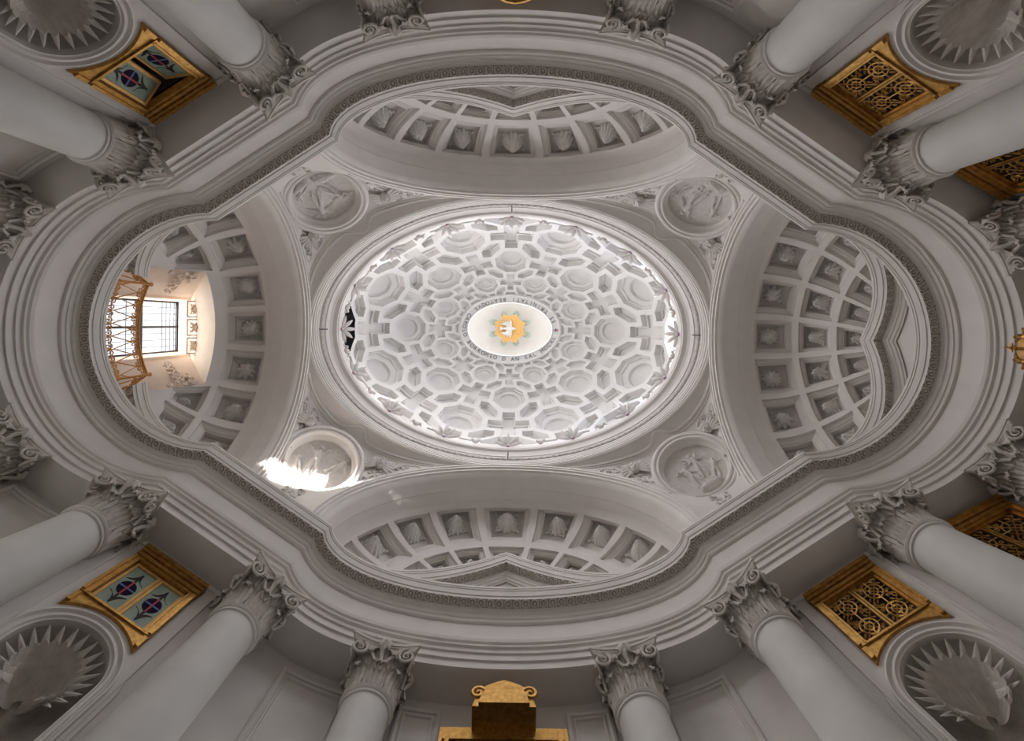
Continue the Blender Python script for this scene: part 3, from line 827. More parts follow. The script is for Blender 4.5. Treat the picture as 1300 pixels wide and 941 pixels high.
    # two winged cherub heads
    for u, v, wh in ((.245, .68, 'window' if sx < 0 else 'three row'), (.755, .68, 'pediment')):
        p = Vector(tr(sx, sy, coons(u, v))); nv = Vector(tr(sx, sy, pn(u, v)))
        ap = {'window': 'window arch', 'three row': 'three-row coffer arch', 'pediment': 'long flat arch'}[wh]
        ch = empty('cherub_head', tuple(p), label='winged cherub head by the %s, %s' % (ap, WHERE[(sx, sy)]), cat='cherub', kind='thing', group='cherub heads on the pendentives')
        Mc = triad(p + nv * .10, nv, up, .84)
        for nm, me in (('head', HEAD), ('curls', HAIR), ('wing', WING), ('wing', WING2)):
            inst(nm, me, Mc, ch)

# ------------------------------------------------------------------ oval cornice under the dome
def oval(A, B, h, n=144): return [(A * cos(2 * pi * k / n), B * sin(2 * pi * k / n), h) for k in range(n)]
def osweep(name, prof, m, parent, **k):
    b = MB(); b.grid([oval(A, B, h) for h, A, B in prof], close_u=True); return b.mk(name, m, parent, angle=28, **k)
oc = empty('dome_cornice', (0, 0, 14.0), label='oval cornice with leaf cresting under the dome', kind='structure')
def pr(L):  # (h, s) s: 0 outer foot .. 1 lip
    return [(h, 5.78 - .60 * s, 3.88 - .35 * s) for h, s in L]
osweep('lower_moulding', pr([(13.98, -.05), (14.0, .02), (14.06, .03), (14.065, .09), (14.13, .10), (14.135, .15), (14.20, .16), (14.21, .20), (14.28, .21), (14.30, .26), (14.38, .28)]), STUCCO, oc)
osweep('leaf_frieze', pr([(14.38, .28), (14.39, .31), (14.46, .44), (14.50, .47)]), RELIEF, oc)
osweep('cavetto', pr([(14.50, .47), (14.50, .52), (14.56, .53), (14.58, .55), (14.66, .60), (14.72, .72), (14.745, .92)]), STUCCO, oc)
osweep('lip', pr([(14.745, .92), (14.80, .94), (14.80, .97), (14.90, .98), (14.93, 1.0), (15.0, 1.01), (15.01, .97), (15.01, .72)]), STUCCO, oc)
P2 = [(x, y) for x, y, h in oval(5.78 - .6 * .37, 3.88 - .35 * .37, 0)]
lm = MB(); lm.tube([(-.07, 0, 0), (-.03, .045, .01), (.03, .03, .02), (.05, -.02, .012), (.02, -.045, 0)], .017, 5); lm.ball((.0, 0, .01), (.03, .025, .025), 6, 4); lm.ball((.075, .0, 0), (.02, .05, .018), 6, 4)
LMM = lm.me('frieze_leaf', RELIEF, 60)
for (x, y), (tx, ty) in resample(P2, .185):
    n = Vector((-x / 31, -y / 14, -.075)).normalized() ; t = Vector((tx, ty, 0))
    inst('frieze_leaf', LMM, frameM((x, y, 14.425), t, n.cross(t), n), oc)

# cresting of palmettes with small two-coloured crosses, buds between
def palmette():
    b = MB()
    for k in range(5):
        a = (k - 2) * .62; L = .40 - .03 * abs(k - 2); rows = []
        for i in range(7):
            f = i / 6; w = .055 * sin(pi * (.12 + .8 * f)); row = []
            for j in range(3):
                u = j - 1; x = u * w; y = .05 + L * f
                row.append((x * cos(a) + y * sin(a), -x * sin(a) + y * cos(a), .05 * sin(pi * f) + .025 * (1 - abs(u)) + .05 * f * f))
            rows.append(row)
        b.grid(rows); b.grid([[(x, y, z - .02) for x, y, z in r] for r in rows], flip=True)
    b.ball((0, .03, .03), (.05, .05, .04), 8, 5)
    return b.me('palmette', RELIEF, 60)
PALM = palmette()
bd = MB(); bd.ball((0, .10, .03), (.07, .09, .06), 8, 6)
for s in (-1, 1): bd.tube([(s * (.03 + .17 * i / 9 + .02 * sin(i * .7)), .05 + .09 * sin(pi * i / 9), .02 + .04 * sin(pi * i / 9)) for i in range(10)], [.035 + .02 * sin(pi * i / 9) - .028 * i / 9 for i in range(10)], 8)
BUD = bd.me('bud', RELIEF, 60)
c1 = MB(); c1.box(-.012, .012, -.075, .075, 0, .02); CRV = c1.me('cross_upright', RED, 0)
c2 = MB(); c2.box(-.055, .055, -.012, .012, 0, .022); CRH = c2.me('cross_bar', BLUE, 0)
for k in range(32):
    a = 2 * pi * k / 32; A, B = 5.22, 3.56
    p = Vector((A * cos(a), B * sin(a), 15.06)); n = Vector((cos(a) / A, sin(a) / B, 0)).normalized(); t = Vector((-n.y, n.x, 0))
    y = (Vector((0, 0, 1)) * .80 - n * .60); z = -n * .80 - Vector((0, 0, 1)) * .60
    o = inst('palmette' if k % 2 == 0 else 'bud', PALM if k % 2 == 0 else BUD, frameM(p, y.cross(z), y, z, 1.12 if k % 2 == 0 else 1), oc)
    if k % 2 == 0:
        q = Vector(((A - .055) * cos(a), (B - .045) * sin(a), 14.93)); ori = org(oc)
        for me, nm in ((CRV, 'cross_upright'), (CRH, 'cross_bar')):
            inst(nm, me, frameM(q, t, (Vector((0, 0, 1))), t.cross(Vector((0, 0, 1))) if t.cross(Vector((0, 0, 1))).dot(n) < 0 else -t.cross(Vector((0, 0, 1)))), oc)
for (x, y, lab) in ((5.55, 0, 'thin iron pin on the oval cornice facing the three-row apse'), (-5.55, 0, 'thin iron pin on the oval cornice facing the window apse'),
                    (0, 3.70, 'thin iron pin on the oval cornice, sunlit medallion side'), (0, -3.70, 'thin iron pin on the oval cornice, ajar window side')):
    ip = empty('iron_pin', (x, y, 14.3), label=lab, cat='iron pin', kind='thing', group='iron pins of the oval cornice')
    b = MB(); n = Vector((-x, -y, 0)).normalized(); p = Vector((x, y, 14.22)); b.tube([p, p + n * .16], .014, 6); b.mk('shank', IRON, ip)
    b = MB(); q = p + n * .16; b.tube([q - Vector((0, 0, .16)), q + Vector((0, 0, .20))], .017, 6); b.mk('bar', IRON, ip)

# ------------------------------------------------------------------ dome with octagons, crosses and hexagons
DA, DB, DH, DCc = 5.30, 3.62, 15.0, 6.0
VK = [(-.3, -2, 20), (0, 4.0, 19), (1, 22.5, 21.5), (2, 43.5, 17.5), (3, 57.5, 12.5), (3.74, 66.5, 11.5)]
def vt(v):
    for (v0, t0, s0), (v1, t1, s1) in zip(VK, VK[1:]):
        if v <= v1 or v1 == VK[-1][0]:
            h = v1 - v0; x = (v - v0) / h
            return t0 * (1 + 2 * x) * (1 - x) ** 2 + s0 * h * x * (1 - x) ** 2 + t1 * x * x * (3 - 2 * x) + s1 * h * x * x * (x - 1)
def dome(u, v, d):
    th = radians(22.5 * u); th += .055 * sin(2 * th); t = radians(vt(v))
    return ((DA + d) * cos(t) * cos(th), (DB + d) * cos(t) * sin(th), DH + (DCc + d) * sin(t))
dm = empty('dome', (0, 0, DH), label='pale oval dome coffered with octagons, crosses and hexagons', kind='structure')
R8 = .5; S8 = R8 * .41421356
def octagon(u, v): return [(u + x, v + y) for x, y in ((R8, -S8), (R8, S8), (S8, R8), (-S8, R8), (-R8, S8), (-R8, -S8), (-S8, -R8), (S8, -R8))]
def cross(u, v):
    a, L = S8, 1 - R8
    return [(u + x, v + y) for x, y in ((L, -a), (L, a), (a, a), (a, L), (-a, L), (-a, a), (-L, a), (-L, -a), (-a, -a), (-a, -L), (a, -L), (a, -a))]
def hexagon(u, v, flip):
    P = [(R8, S8), (1 - S8, S8), (1 - S8, 1 - R8), (1 - R8, 1 - S8), (S8, 1 - S8), (S8, R8)]
    if flip: P = [(1 - x, y) for x, y in reversed(P)]
    return [(u + x, v + y) for x, y in P]
VT = 3.74; VB = .0
def dcoffer(name, poly, kind, c, row):
    p = clipv(clipv(poly, VT, False), VB, True)
    if len(p) < 3 or area(p) < .012: 
        if len(p) >= 3: ring_mesh_from([(subdiv(p, 2), 0)], dome).mk('rib_piece', DOMEST, dm)
        return
    k = [1, 1, .85, .62, .5][min(4, row)]
    n = 4
    full = area(p) > .9 * area(poly)
    dd = .25 * k
    if kind == 'oct' and (full or row == 0):
        w = .062
        ri = inset(p, w); cc = c
        def circ(r):
            out = []
            for q in subdiv(ri, n):
                a = atan2(q[1] - cc[1], q[0] - cc[0]); out.append((cc[0] + r * cos(a), cc[1] + r * sin(a)))
            return out
        if row == 0:
            th = (c[0] % 16)
            st = [(subdiv(p, n), 0), (subdiv(inset(p, w if th else .03), n), 0), (subdiv(inset(p, w + .004 if th else .034), n), .25)]
            if th == 0: return ring_mesh_from(st, dome, close=False).mk('open_window', DOMEST, dm, angle=30)
            st = st[:1] + [(subdiv(inset(p, .03), n), 0), (subdiv(inset(p, .034), n), .25), (subdiv(inset(p, w + .05), n), .26), (subdiv(inset(p, w + .055), n), .9 if th else .42)]
            if th == 0: return ring_mesh_from(st, dome, close=False).mk('open_window', DOMEST, dm, angle=30)
            ring_mesh_from(st[:2] if th == 8 else st, dome, close=False).mk('blind_window', DOMEST, dm, angle=30)
            if th == 8: ring_mesh_from(st[1:], dome, close=False).mk('boarded_reveal', GREYW, dm, angle=30)
            ring_mesh_from([(subdiv(inset(p, w + .05), n), .6)], dome).mk('shutter', GREYW if th == 8 else DOMEST, dm); return
        st = [(subdiv(p, n), 0), (subdiv(ri, n), 0), (subdiv(inset(p, w + .012), n), dd * .8), (subdiv(inset(p, w + .05), n), dd * .84), (subdiv(inset(p, w + .06), n), dd * 1.15), (circ(.30), dd * 1.18), (circ(.285), dd * 1.25), (circ(.275), dd * 1.75), (circ(.18), dd * 2.0), (circ(.08), dd * 2.08)]
    else:
        w = .058; wm = .11 if kind == 'cross' else .12
        st = [(subdiv(p, n), 0), (subdiv(inset(p, w), n), 0), (subdiv(inset(p, w + .01), n), dd * .85), (subdiv(inset(p, w + .038), n), dd * .9), (subdiv(inset(p, w + .045), n), dd * 1.25)]
        if not full: st = st[:3]
    ring_mesh_from(st, dome).mk(name, DOMEST, dm, angle=30)
for v in range(0, 5):
    for u in range(16):
        if (u + v) % 2 == 0: dcoffer('octagonal_coffer', octagon(u, v), 'oct', (u, v), v)
        else: dcoffer('cross_coffer', cross(u, v), 'cross', (u, v), v)
        if v < 4: dcoffer('hexagonal_coffer', hexagon(u, v, (u + v) % 2 == 1), 'hex', (u + .5, v + .5), v + (v > 1))
b = MB(); b.grid([oval(5.18 + .0, 3.53, 15.01), oval(5.42, 3.74, 15.005), [(p[0], p[1], p[2]) for p in [dome(16 * k / 144, 0, 0) for k in range(144)]]], close_u=True); b.mk('base_ledge', DOMEST, dm)

# ------------------------------------------------------------------ lantern
ln = empty('lantern', (0, 0, 20.5), label='small white oval lantern with a lettered ring round its opening', kind='structure')
lt = radians(vt(VT)); LA, LB, LH = DA * cos(lt), DB * cos(lt), DH + DCc * sin(lt)
lp = lambda L: [(h, LA - a, LB - a * .96) for h, a in L]
osweep('rim', lp([(LH + .05, -.06), (LH - .06, -.02), (LH - .08, .03), (LH - .05, .06), (LH - .02, .065), (LH, .07)]), DOMEST, ln)
osweep('lettered_ring', lp([(LH, .065), (LH + .12, .30)]), DOMEST, ln)
osweep('inner_rim', lp([(LH + .12, .30), (LH + .09, .305), (LH + .09, .33), (LH + .20, .35), (LH + .6, .30), (LH + .65, -.25), (LH + .9, -.3)]), DOMEST, ln)
TXT = u'\u271a SS TRINITATI BEATOQVE CAROLO BORROMEO D AN SAL MDCXL '
def glyph(ch):
    c = bpy.data.curves.new('g', 'FONT'); c.body = ch; c.size = .30; c.align_x = 'CENTER'; c.extrude = .006
    o = bpy.data.objects.new('g', c); COL.objects.link(o)
    me = bpy.data.meshes.new_from_object(o.evaluated_get(bpy.context.evaluated_depsgraph_get())); bpy.data.objects.remove(o); bpy.data.curves.remove(c)
    me.name = 'letter'; me.materials.clear(); me.materials.append(LETTER); return me
ring_pts = [(x, y) for x, y, h in oval(LA - .125, LB - .12, 0, 400)]
TXT = TXT[1:]
gl = {}; n = len(TXT) + 1; L = resample(ring_pts, .02); M_ = len(L)
for i, chx in enumerate(TXT):
    if chx == ' ': continue
    # runs from the end by the coffered apse round by the ajar-window side, feet outwards
    k = int((1 - (i + 1.0) / n) * M_) % M_
    (x, y), (tx, ty) = L[k]
    if chx not in gl: gl[chx] = glyph(chx)
    nrm = Vector((x / LA ** 2, y / LB ** 2, 0)).normalized(); up = (-nrm * .93 + Vector((0, 0, .36))).normalized(); xx = Vector((nrm.y, -nrm.x, 0))
    zz = xx.cross(up)
    o = inst('letter', gl[chx], frameM(Vector((x, y, LH + .12 * (.125 - .065) / .235 - .012)), xx, up, zz, .74), ln)
for nm, me in (('cross_upright', CRV), ('cross_bar', CRH)):
    inst(nm, me, frameM((LA - .18, 0, LH + .035), (0, 1, 0), (-.9, 0, .43), (-.43, 0, -.9), 1.3), ln)
b = MB(); b.grid([oval(2.15, 1.66, LH + .62, 64), oval(2.15, 1.66, LH + 1.1, 64)], close_u=True)
for k0, k1 in ((-2.35, 2.35), (2.72, 3.18), (3.82, 4.18), (4.82, 5.28)):
    a0 = 2 * pi * k0 / 8; a1 = 2 * pi * k1 / 8
    b.grid([[(2.15 * cos(a0 + (a1 - a0) * i / 24), 1.66 * sin(a0 + (a1 - a0) * i / 24), z) for i in range(25)] for z in (LH + 1.1, LH + 2.6)])
    b.grid([[(2.35 * cos(a0 + (a1 - a0) * i / 24), 1.86 * sin(a0 + (a1 - a0) * i / 24), z) for i in range(25)] for z in (LH + 1.1, LH + 2.6)])
b.grid([oval(2.15 * cos(t), 1.66 * cos(t), LH + 2.6 + 1.0 * sin(t), 64) for t in [pi / 2 * i / 10 for i in range(11)]], close_u=True)
b.mk('lantern_wall', DOMEST, ln)
# dove in its gilt glory, fixed under the lantern vault
HD = 23.35
gv = empty('dove_glory', (0, 0, HD), label='gilt eight-sided glory with dove and rays in the lantern', cat='ornament', kind='thing')
b = MB(); S = []
for k in range(8):
    a = pi / 8 + k * pi / 4; S.append((.80 * cos(a) * 1.02, .80 * sin(a) * .95)); a2 = a + pi / 8; S.append((.62 * cos(a2), .62 * sin(a2) * .95))
b.add([(x, y, HD) for x, y in S] + [(x, y, HD + .06) for x, y in S] + [(0, 0, HD + .03)], [tuple([i, (i + 1) % 16, (i + 1) % 16 + 16, i + 16]) for i in range(16)] + [(i, (i + 1) % 16, 32) for i in range(16)])
b.mk('gilt_plate', GOLDP, gv, angle=20)
b = MB()
for k in range(8):
    a = pi / 8 + k * pi / 4
    for j in range(-3, 4):
        aa = a + j * .055; x0, x1 = .66, 1.0 - .04 * abs(j)
        sx_ = 1.12 if k in (0, 3, 4, 7) else 1.0
        b.tube([(x0 * cos(aa), x0 * sin(aa) * .95, HD + .03), (x1 * sx_ * cos(aa), x1 * sin(aa) * .95, HD + .03)], [.018, .006], 4)
b.mk('rays', TEAL, gv, angle=0, kind='stuff')
b = MB(); b.tube([(-.36, 0, HD - .07), (-.2, 0, HD - .09), (0, 0, HD - .1), (.16, 0, HD - .1), (.24, 0, HD - .1), (.31, 0, HD - .09)], [.02, .07, .10, .075, .055, .015], 10); b.mk('dove_body', RELIEF, gv)
for s in (-1, 1):
    b = MB()
    for k in range(6):
        a = .35 + k * .26; L_ = .42 - .03 * k; b.tube([(.06 - .03 * k, s * .05, HD - .09), (.06 - .03 * k - L_ * .5 * sin(a - .35), s * (.05 + L_ * .55), HD - .08), (.0 - .05 * k - L_ * .8 * sin(a - .3), s * (.08 + L_ * cos(a - .6) * .9), HD - .07)], [.04, .05, .012], 6)
    b.mk('dove_wing', RELIEF, gv)
b = MB()
for k in range(4): b.tube([(-.3, 0, HD - .07), (-.48, -.09 + .06 * k, HD - .06)], [.03, .03], 5)
b.mk('dove_tail', RELIEF, gv)
b = MB(); b.tube([(0, 0, HD + .04), (0, 0, LH + 3.55)], .03, 6); b.mk('hanger', IRON, gv)

# ------------------------------------------------------------------ bay frames (local: x along the wall, y towards the nave, z = h)
def bay(sx, sy):
    p = dg(TB, WD); n = (-DN[0] * sx, -DN[1] * sy, 0); o = Vector((sx * p[0], sy * p[1], 0))
    n = Vector(n); x = Vector((n.y, -n.x, 0))      # right-handed: x cross y = z
    return o, x, n
def bT(B):
    o, x, n = B
    return lambda v: tuple(o + x * v[0] + n * v[1] + Vector((0, 0, v[2])))
def arcpts(r, z, a0, a1, n): return [(r * cos(a0 + (a1 - a0) * i / n), z + r * sin(a0 + (a1 - a0) * i / n)) for i in range(n + 1)]
AW = .57; ZT = 7.84; ZC = 6.33; ZI = 6.62; IW = .455; ZU = 7.56
def gilt_frame(T, root, bottom='arch', W_=AW, zb=None, IWv=IW):
    def bx(b, *a): b.box(*a, T)
    for s in (-1, 1):
        b = MB(); x0, x1 = sorted((s * IWv, s * W_)); zb_ = ZI if bottom == 'arch' else zb
        bx(b, x0, x1, -.03, .10, zb_, ZU); x0, x1 = sorted((s * (W_ - .045), s * W_)); bx(b, x0, x1, .10, .135, zb_, ZU)
        x0, x1 = sorted((s * IWv, s * (IWv + .022))); bx(b, x0, x1, .10, .12, zb_, ZU); b.mk('frame_stile', GOLD, root, angle=0)
    b = MB()
    for z0, z1, y in ((ZU, ZU + .05, .10), (ZU + .05, ZU + .11, .125), (ZU + .11, ZU + .14, .105), (ZU + .14, ZU + .20, .14), (ZU + .20, ZT, .165)):
        e = (y - .10) * .35; bx(b, -W_ - e, W_ + e, -.03, y, z0, z1)
    b.mk('frame_head', GOLD, root, angle=0)
    b = MB()
    if bottom == 'arch':
        r = .82; a = math.acos(W_ / r); arc = arcpts(r, NZ, pi - a, a, 20)
        b.prism([(-W_, ZI)] + arc + [(W_, ZI)], -.03, .085, T)
        b.box(-W_, W_, .085, .11, ZI - .02, ZI + .015, T)
        for s in (-1, 1): b.prism([(s * W_, ZC + .05), (s * (W_ - .06), ZC + .07), (s * (W_ - .06), ZI - .05), (s * W_, ZI - .05)][::s], .085, .12, T)
    else: b.box(-W_, W_, -.03, .10, zb, zb + .1, T)
    b.mk('frame_foot', GOLD, root, angle=0)
def casement(T0, root, x0, x1, z0, z1, open_deg, hinge):
    """a gilt casement with painted glass; swings out about its hinge side"""
    a = radians(open_deg)
    def T(v):
        x, y, z = v; hx = x0 if hinge < 0 else x1; dx = x - hx
        return T0((hx + dx * cos(a) + y * sin(a) * (1 if hinge > 0 else -1) * 0, y - abs(dx) * sin(a), z))
    w = .045; b = MB()
    for q in ((x0, x0 + w, z0, z1), (x1 - w, x1, z0, z1), (x0 + w, x1 - w, z0, z0 + w), (x0 + w, x1 - w, z1 - w, z1)):
        b.box(q[0], q[1], .0, .045, q[2], q[3], T)
    c = b.mk('casement', GOLDP, root, angle=0)
    g = MB(); g.box(x0 + w, x1 - w, .012, .022, z0 + w, z1 - w, T); pane = g.mk('pane', GREEN, c, angle=0)
    cx, cz = (x0 + x1) / 2, (z0 + z1) / 2; hw, hz = (x1 - x0) / 2 - w, (z1 - z0) / 2 - w
    g = MB(); g.prism([(cx + hw * .72 * cos(t), cz + hw * .80 * sin(t)) for t in [2 * pi * i / 24 for i in range(24)]], .02, .026, T); g.mk('round_light', NAVY, c, angle=0)
    def bar(nm, m, p, q, wd, y=.030):
        dx, dz = q[0] - p[0], q[1] - p[1]; l = sqrt(dx * dx + dz * dz); nx, nz = -dz / l * wd, dx / l * wd
        g = MB(); g.prism([(p[0] + nx, p[1] + nz), (p[0] - nx, p[1] - nz), (q[0] - nx, q[1] - nz), (q[0] + nx, q[1] + nz)], .024, y, T); g.mk(nm, m, c, angle=0)
    bar('blue_bar', BLUE, (cx - hw * .72, cz), (cx + hw * .72, cz), .013); bar('red_bar', RED, (cx, cz - hw * .85), (cx, cz + hw * .85), .013, .033)
    for s in (-1, 1):
        bar('lead_line', BLACK, (cx, cz + s * hw * .85), (cx, cz + s * hz * .80), .016)
        for t in (-1, 1):
            g = MB(); c0 = (cx, cz + s * hz * .84); c1_ = (cx + t * hw * .80, cz + s * hz * .36); n = 8; up = []; dn = []
            for i in range(n + 1):
                f = i / n; x = c0[0] + (c1_[0] - c0[0]) * f - t * .03 * sin(pi * f); z = c0[1] + (c1_[1] - c0[1]) * f - s * .035 * sin(pi * f); ww = .017 * sin(pi * (.1 + .85 * f))
                up.append((x + ww, z + ww * .6)); dn.append((x - ww, z - ww * .6))
            g.prism(up + dn[::-1], .022, .028, T); g.mk('lead_line', BLACK, c, angle=0)
def lattice(T, root, x0, x1, z0, z1, rows, name='lattice_panel'):
    """pierced gilt scrollwork: circles, diagonals and petals"""
    w = .03; b = MB()
    for q in ((x0, x0 + w, z0, z1), (x1 - w, x1, z0, z1), (x0 + w, x1 - w, z0, z0 + w), (x0 + w, x1 - w, z1 - w, z1)): b.box(q[0], q[1], .0, .05, q[2], q[3], T)
    p = b.mk(name, GOLD, root, angle=0)
    H = (z1 - z0 - 2 * w) / rows; Wd = x1 - x0 - 2 * w; cx = (x0 + x1) / 2; b = MB()
    tube = lambda pts, r=.011: b.tube([T((x, .028, z)) for x, z in pts], r, 4)
    for k in range(rows):
        cz = z0 + w + H * (k + .5); a, c = Wd / 2, H / 2
        for f in (.62, .30): b.tube([T((cx + f * a * cos(t), .03, cz + f * c * sin(t))) for t in [2 * pi * i / 20 for i in range(20)]], .012, 4, closed=True)
        for s in (-1, 1):
            tube([(cx - a, cz - s * c), (cx + a, cz + s * c)], .010); tube([(cx + s * a, cz), (cx + s * a * .3, cz)]); tube([(cx, cz + s * c), (cx, cz + s * c * .3)])
            for t in (-1, 1):
                for (ox, oz, e) in ((.78, .42, 1), (.42, .78, -1), (.80, .86, 1), (.45, .45, 1)):
                    X, Z = cx + s * ox * a, cz + t * oz * c; rr = min(a, c) * .17
                    tube([(X + rr * (1 - i / 13) * cos(e * i * .62 + s), Z + rr * (1 - i / 13) * sin(e * i * .62 + t)) for i in range(12)], .010)
    b.mk('scrollwork', GOLD, p, kind='stuff', angle=60)
for (sx, sy), lab in {(-1, -1): 'gilt framed stained glass window with both casements ajar, above a shell niche', (-1, 1): 'gilt framed stained glass window with both casements shut, above a shell niche'}.items():
    B = bay(sx, sy); T = bT(B); o = B[0]
    w = empty('stained_window', (o.x, o.y, ZI), label=lab, cat='window', kind='thing')
    gilt_frame(T, w)
    b = MB(); b.box(-IW, IW, -.42, -.40, ZI, ZU, T); b.box(-IW - .02, -IW, -.42, 0, ZI, ZU, T); b.box(IW, IW + .02, -.42, 0, ZI, ZU, T); b.box(-IW, IW, -.42, 0, ZU, ZU + .02, T); b.mk('dark_recess', DARK, w, angle=0)
    b = MB(); b.box(-.02, .02, -.02, .0, ZI, ZU, T)
    op = 24 if sy < 0 else 0
    casement(T, w, -IW + .01, -.004, ZI + .02, ZU - .01, op, -1); casement(T, w, .004, IW - .01, ZI + .02, ZU - .01, op, 1)
for (sx, sy), lab in {(1, -1): 'gilt pierced grille above the shell niche, facing the ajar stained window', (1, 1): 'gilt pierced grille above the shell niche, facing the shut stained window'}.items():
    B = bay(sx, sy); T = bT(B); o = B[0]
    w = empty('gilt_grille', (o.x, o.y, ZI), label=lab, cat='grille', kind='thing', group='gilt grilles')
    gilt_frame(T, w)
    b = MB(); b.box(-IW, IW, -.20, -.18, ZI, ZU, T); b.box(-IW - .02, -IW, -.2, 0, ZI, ZU, T); b.box(IW, IW + .02, -.2, 0, ZI, ZU, T); b.box(-IW, IW, -.2, 0, ZU, ZU + .02, T); b.mk('dark_recess', DARK, w, angle=0)
    lattice(T, w, -IW, -.006, ZI + .01, ZU, 2); lattice(T, w, .006, IW, ZI + .01, ZU, 2)
    # second grille in the neighbouring bay of the lobe
    a = radians(61.5); R = LR + .98
    o = Vector((sx * (LX + R * cos(a)), sy * R * sin(a), 0)); n = Vector((-sx * cos(a), -sy * sin(a), 0)); B2 = (o, Vector((n.y, -n.x, 0)), n); T2 = bT(B2)
    w = empty('gilt_grille', (o.x, o.y, 5.3), label='tall gilt grille beside the crown, next to the grille facing the %s window' % ('ajar' if sy < 0 else 'shut'), cat='grille', kind='thing', group='gilt grilles')
    gilt_frame(T2, w, 'flat', .64, 5.3, .53)
    b = MB(); b.box(-.53, .53, -.03, -.005, 5.3, ZU, T2); b.mk('dark_recess', DARK, w, angle=0)
    lattice(T2, w, -.53, -.006, 5.4, ZU, 4); lattice(T2, w, .006, .53, 5.4, ZU, 4)

# ------------------------------------------------------------------ shell niches
def leaf3(T, ang, r0, r1, w, y0, y1):
    """pointed leaf from radius r0 to r1 on the niche centre"""
    b = MB(); rows = []
    for i in range(6):
        f = i / 5; r = r0 + (r1 - r0) * f; ww = w * (1 - f) ** .75 + .004; row = []
        for j in range(5):
            u = j / 2 - 1; y = y0 + (y1 - y0) * f ** 1.5 + .035 * (1 - abs(u)) * (1 - f) ** .6 + .02 * sin(pi * f)
            x, z = r, u * ww
            row.append(T((x * cos(ang) - z * sin(ang), y, NZ + x * sin(ang) + z * cos(ang))))
        rows.append(row)
    b.grid(rows); return b
for (sx, sy), nm in {(-1, -1): 'the ajar stained window', (-1, 1): 'the shut stained window', (1, -1): 'the grille facing the ajar window', (1, 1): 'the grille facing the shut window'}.items():
    B = bay(sx, sy); T = bT(B); o = B[0]
    nc = empty('shell_niche', (o.x, o.y, 2.6), label='arched shell niche with spiky leaves under %s' % nm, cat='niche', kind='thing', group='shell niches')
    outl = lambda r, n=28: [(r, 2.6)] + arcpts(r, NZ, 0, pi, n) + [(-r, 2.6)]
    b = MB(); b.grid([[T((x, y, z)) for x, z in outl(r)] for r, y in ((.84, 0), (.83, .035), (.73, .04), (.725, .09), (.70, .10), (.68, .06), (.655, .05), (.65, .075), (.615, .08), (.60, .05), (NR, .045), (NR, -.05))]); b.mk('archivolt', STUCCO, nc, angle=30)
    b = MB(); n = 24
    # half-round wall and quarter-sphere head
    b.grid([[T((NR * cos(pi * k / n), -.05 - NR * sin(pi * k / n), z)) for k in range(n + 1)] for z in (2.6, NZ)])
    b.grid([[T((NR * cos(e) * cos(pi * k / n), -.05 - NR * cos(e) * sin(pi * k / n), NZ + NR * sin(e))) for k in range(n + 1)] for e in [pi / 2 * i / 14 for i in range(15)]])
    b.mk('hollow', CARVED, nc)
    b = MB(); rows = []; m = 160
    for i in range(12):
        f = i / 11; row = []
        for k in range(m + 1):
            a = pi * (-.35 + 1.7 * k / m); fl = abs(sin(11 * a)) ** .7; rr = (.06 + .27 * f) * (1 + .09 * fl * f)
            row.append(T((rr * cos(a), -.42 * (1 - f ** 2) - .10 + .06 * f + .055 * fl * f, NZ - .10 + rr * sin(a) * 1.12)))
        rows.append(row)
    b.grid(rows); b.grid([rows[-1], [tuple(Vector(p) - B[2] * .05) for p in rows[-1]]]); b.mk('shell', CARVED, nc, angle=70)
    for k in range(-3, 14):
        a = pi * (k + .5) / 11; leaf3(T, a, .27, .545, .062, -.20, .0).mk('spiky_leaf', CARVED, nc, angle=50)
        if k < 13: leaf3(T, pi * (k + 1) / 11, .27, .41, .05, -.22, -.12).mk('short_leaf', CARVED, nc, angle=50)

# ------------------------------------------------------------------ wall strips and framed panels between the columns
for (sx, sy) in DIAG:
    B = bay(sx, sy); T = bT(B); tm = empty('trim_1' , tuple(B[0]), kind='structure')
    for s in (-1, 1):
        for x0, x1, y in ((.60, .74, .03), (.74, .78, .055)):
            a, c = sorted((s * x0, s * x1)); b = MB(); b.box(a, c, -.02, y, -ZO, 7.9, T); b.mk('wall_strip', STUCCO, tm, angle=0)
    b = MB(); b.box(-.9, .9, -.02, .05, 7.9, 8.0, T); b.mk('wall_strip', STUCCO, tm, angle=0)
def curved_panel(name, fn, s0, s1, h0, h1):
    """raised picture moulding on a curved wall; fn(s, d) -> (x, y)"""
    tm = empty(name, (*fn((s0 + s1) / 2, WD), h0), kind='structure'); n = 14
    L = sqrt((fn(s1, WD)[0] - fn(s0, WD)[0]) ** 2 + (fn(s1, WD)[1] - fn(s0, WD)[1]) ** 2)
    prof = [(0, WD), (.0, WD - .05), (.04, WD - .07), (.07, WD - .05), (.075, WD - .02), (.10, WD - .015), (.11, WD - .04), (.14, WD - .04), (.15, WD + .03)]
    b = MB(); rows = []
    for w, d in prof:
        k = (s1 - s0) * w / L; a, c = s0 + k, s1 - k
        path = [(a + (c - a) * i / n, h1 - w) for i in range(n + 1)] + [(c, h0 + w)] + [(c + (a - c) * i / n, h0 + w) for i in range(n + 1)]
        rows.append([(*fn(s, d), h) for s, h in path])
    b.grid(rows, close_u=True); b.mk('panel_moulding', STUCCO, tm, angle=20)
def lobe_fn(sx, sy): return lambda s, d: (sx * (LX + (LR + d) * cos(s)), sy * (LR + d) * sin(s))
def ell_fn(sx, sy): return lambda s, d: (lambda p: (sx * p[0], sy * p[1]))(ell(s, d))
tn = 2
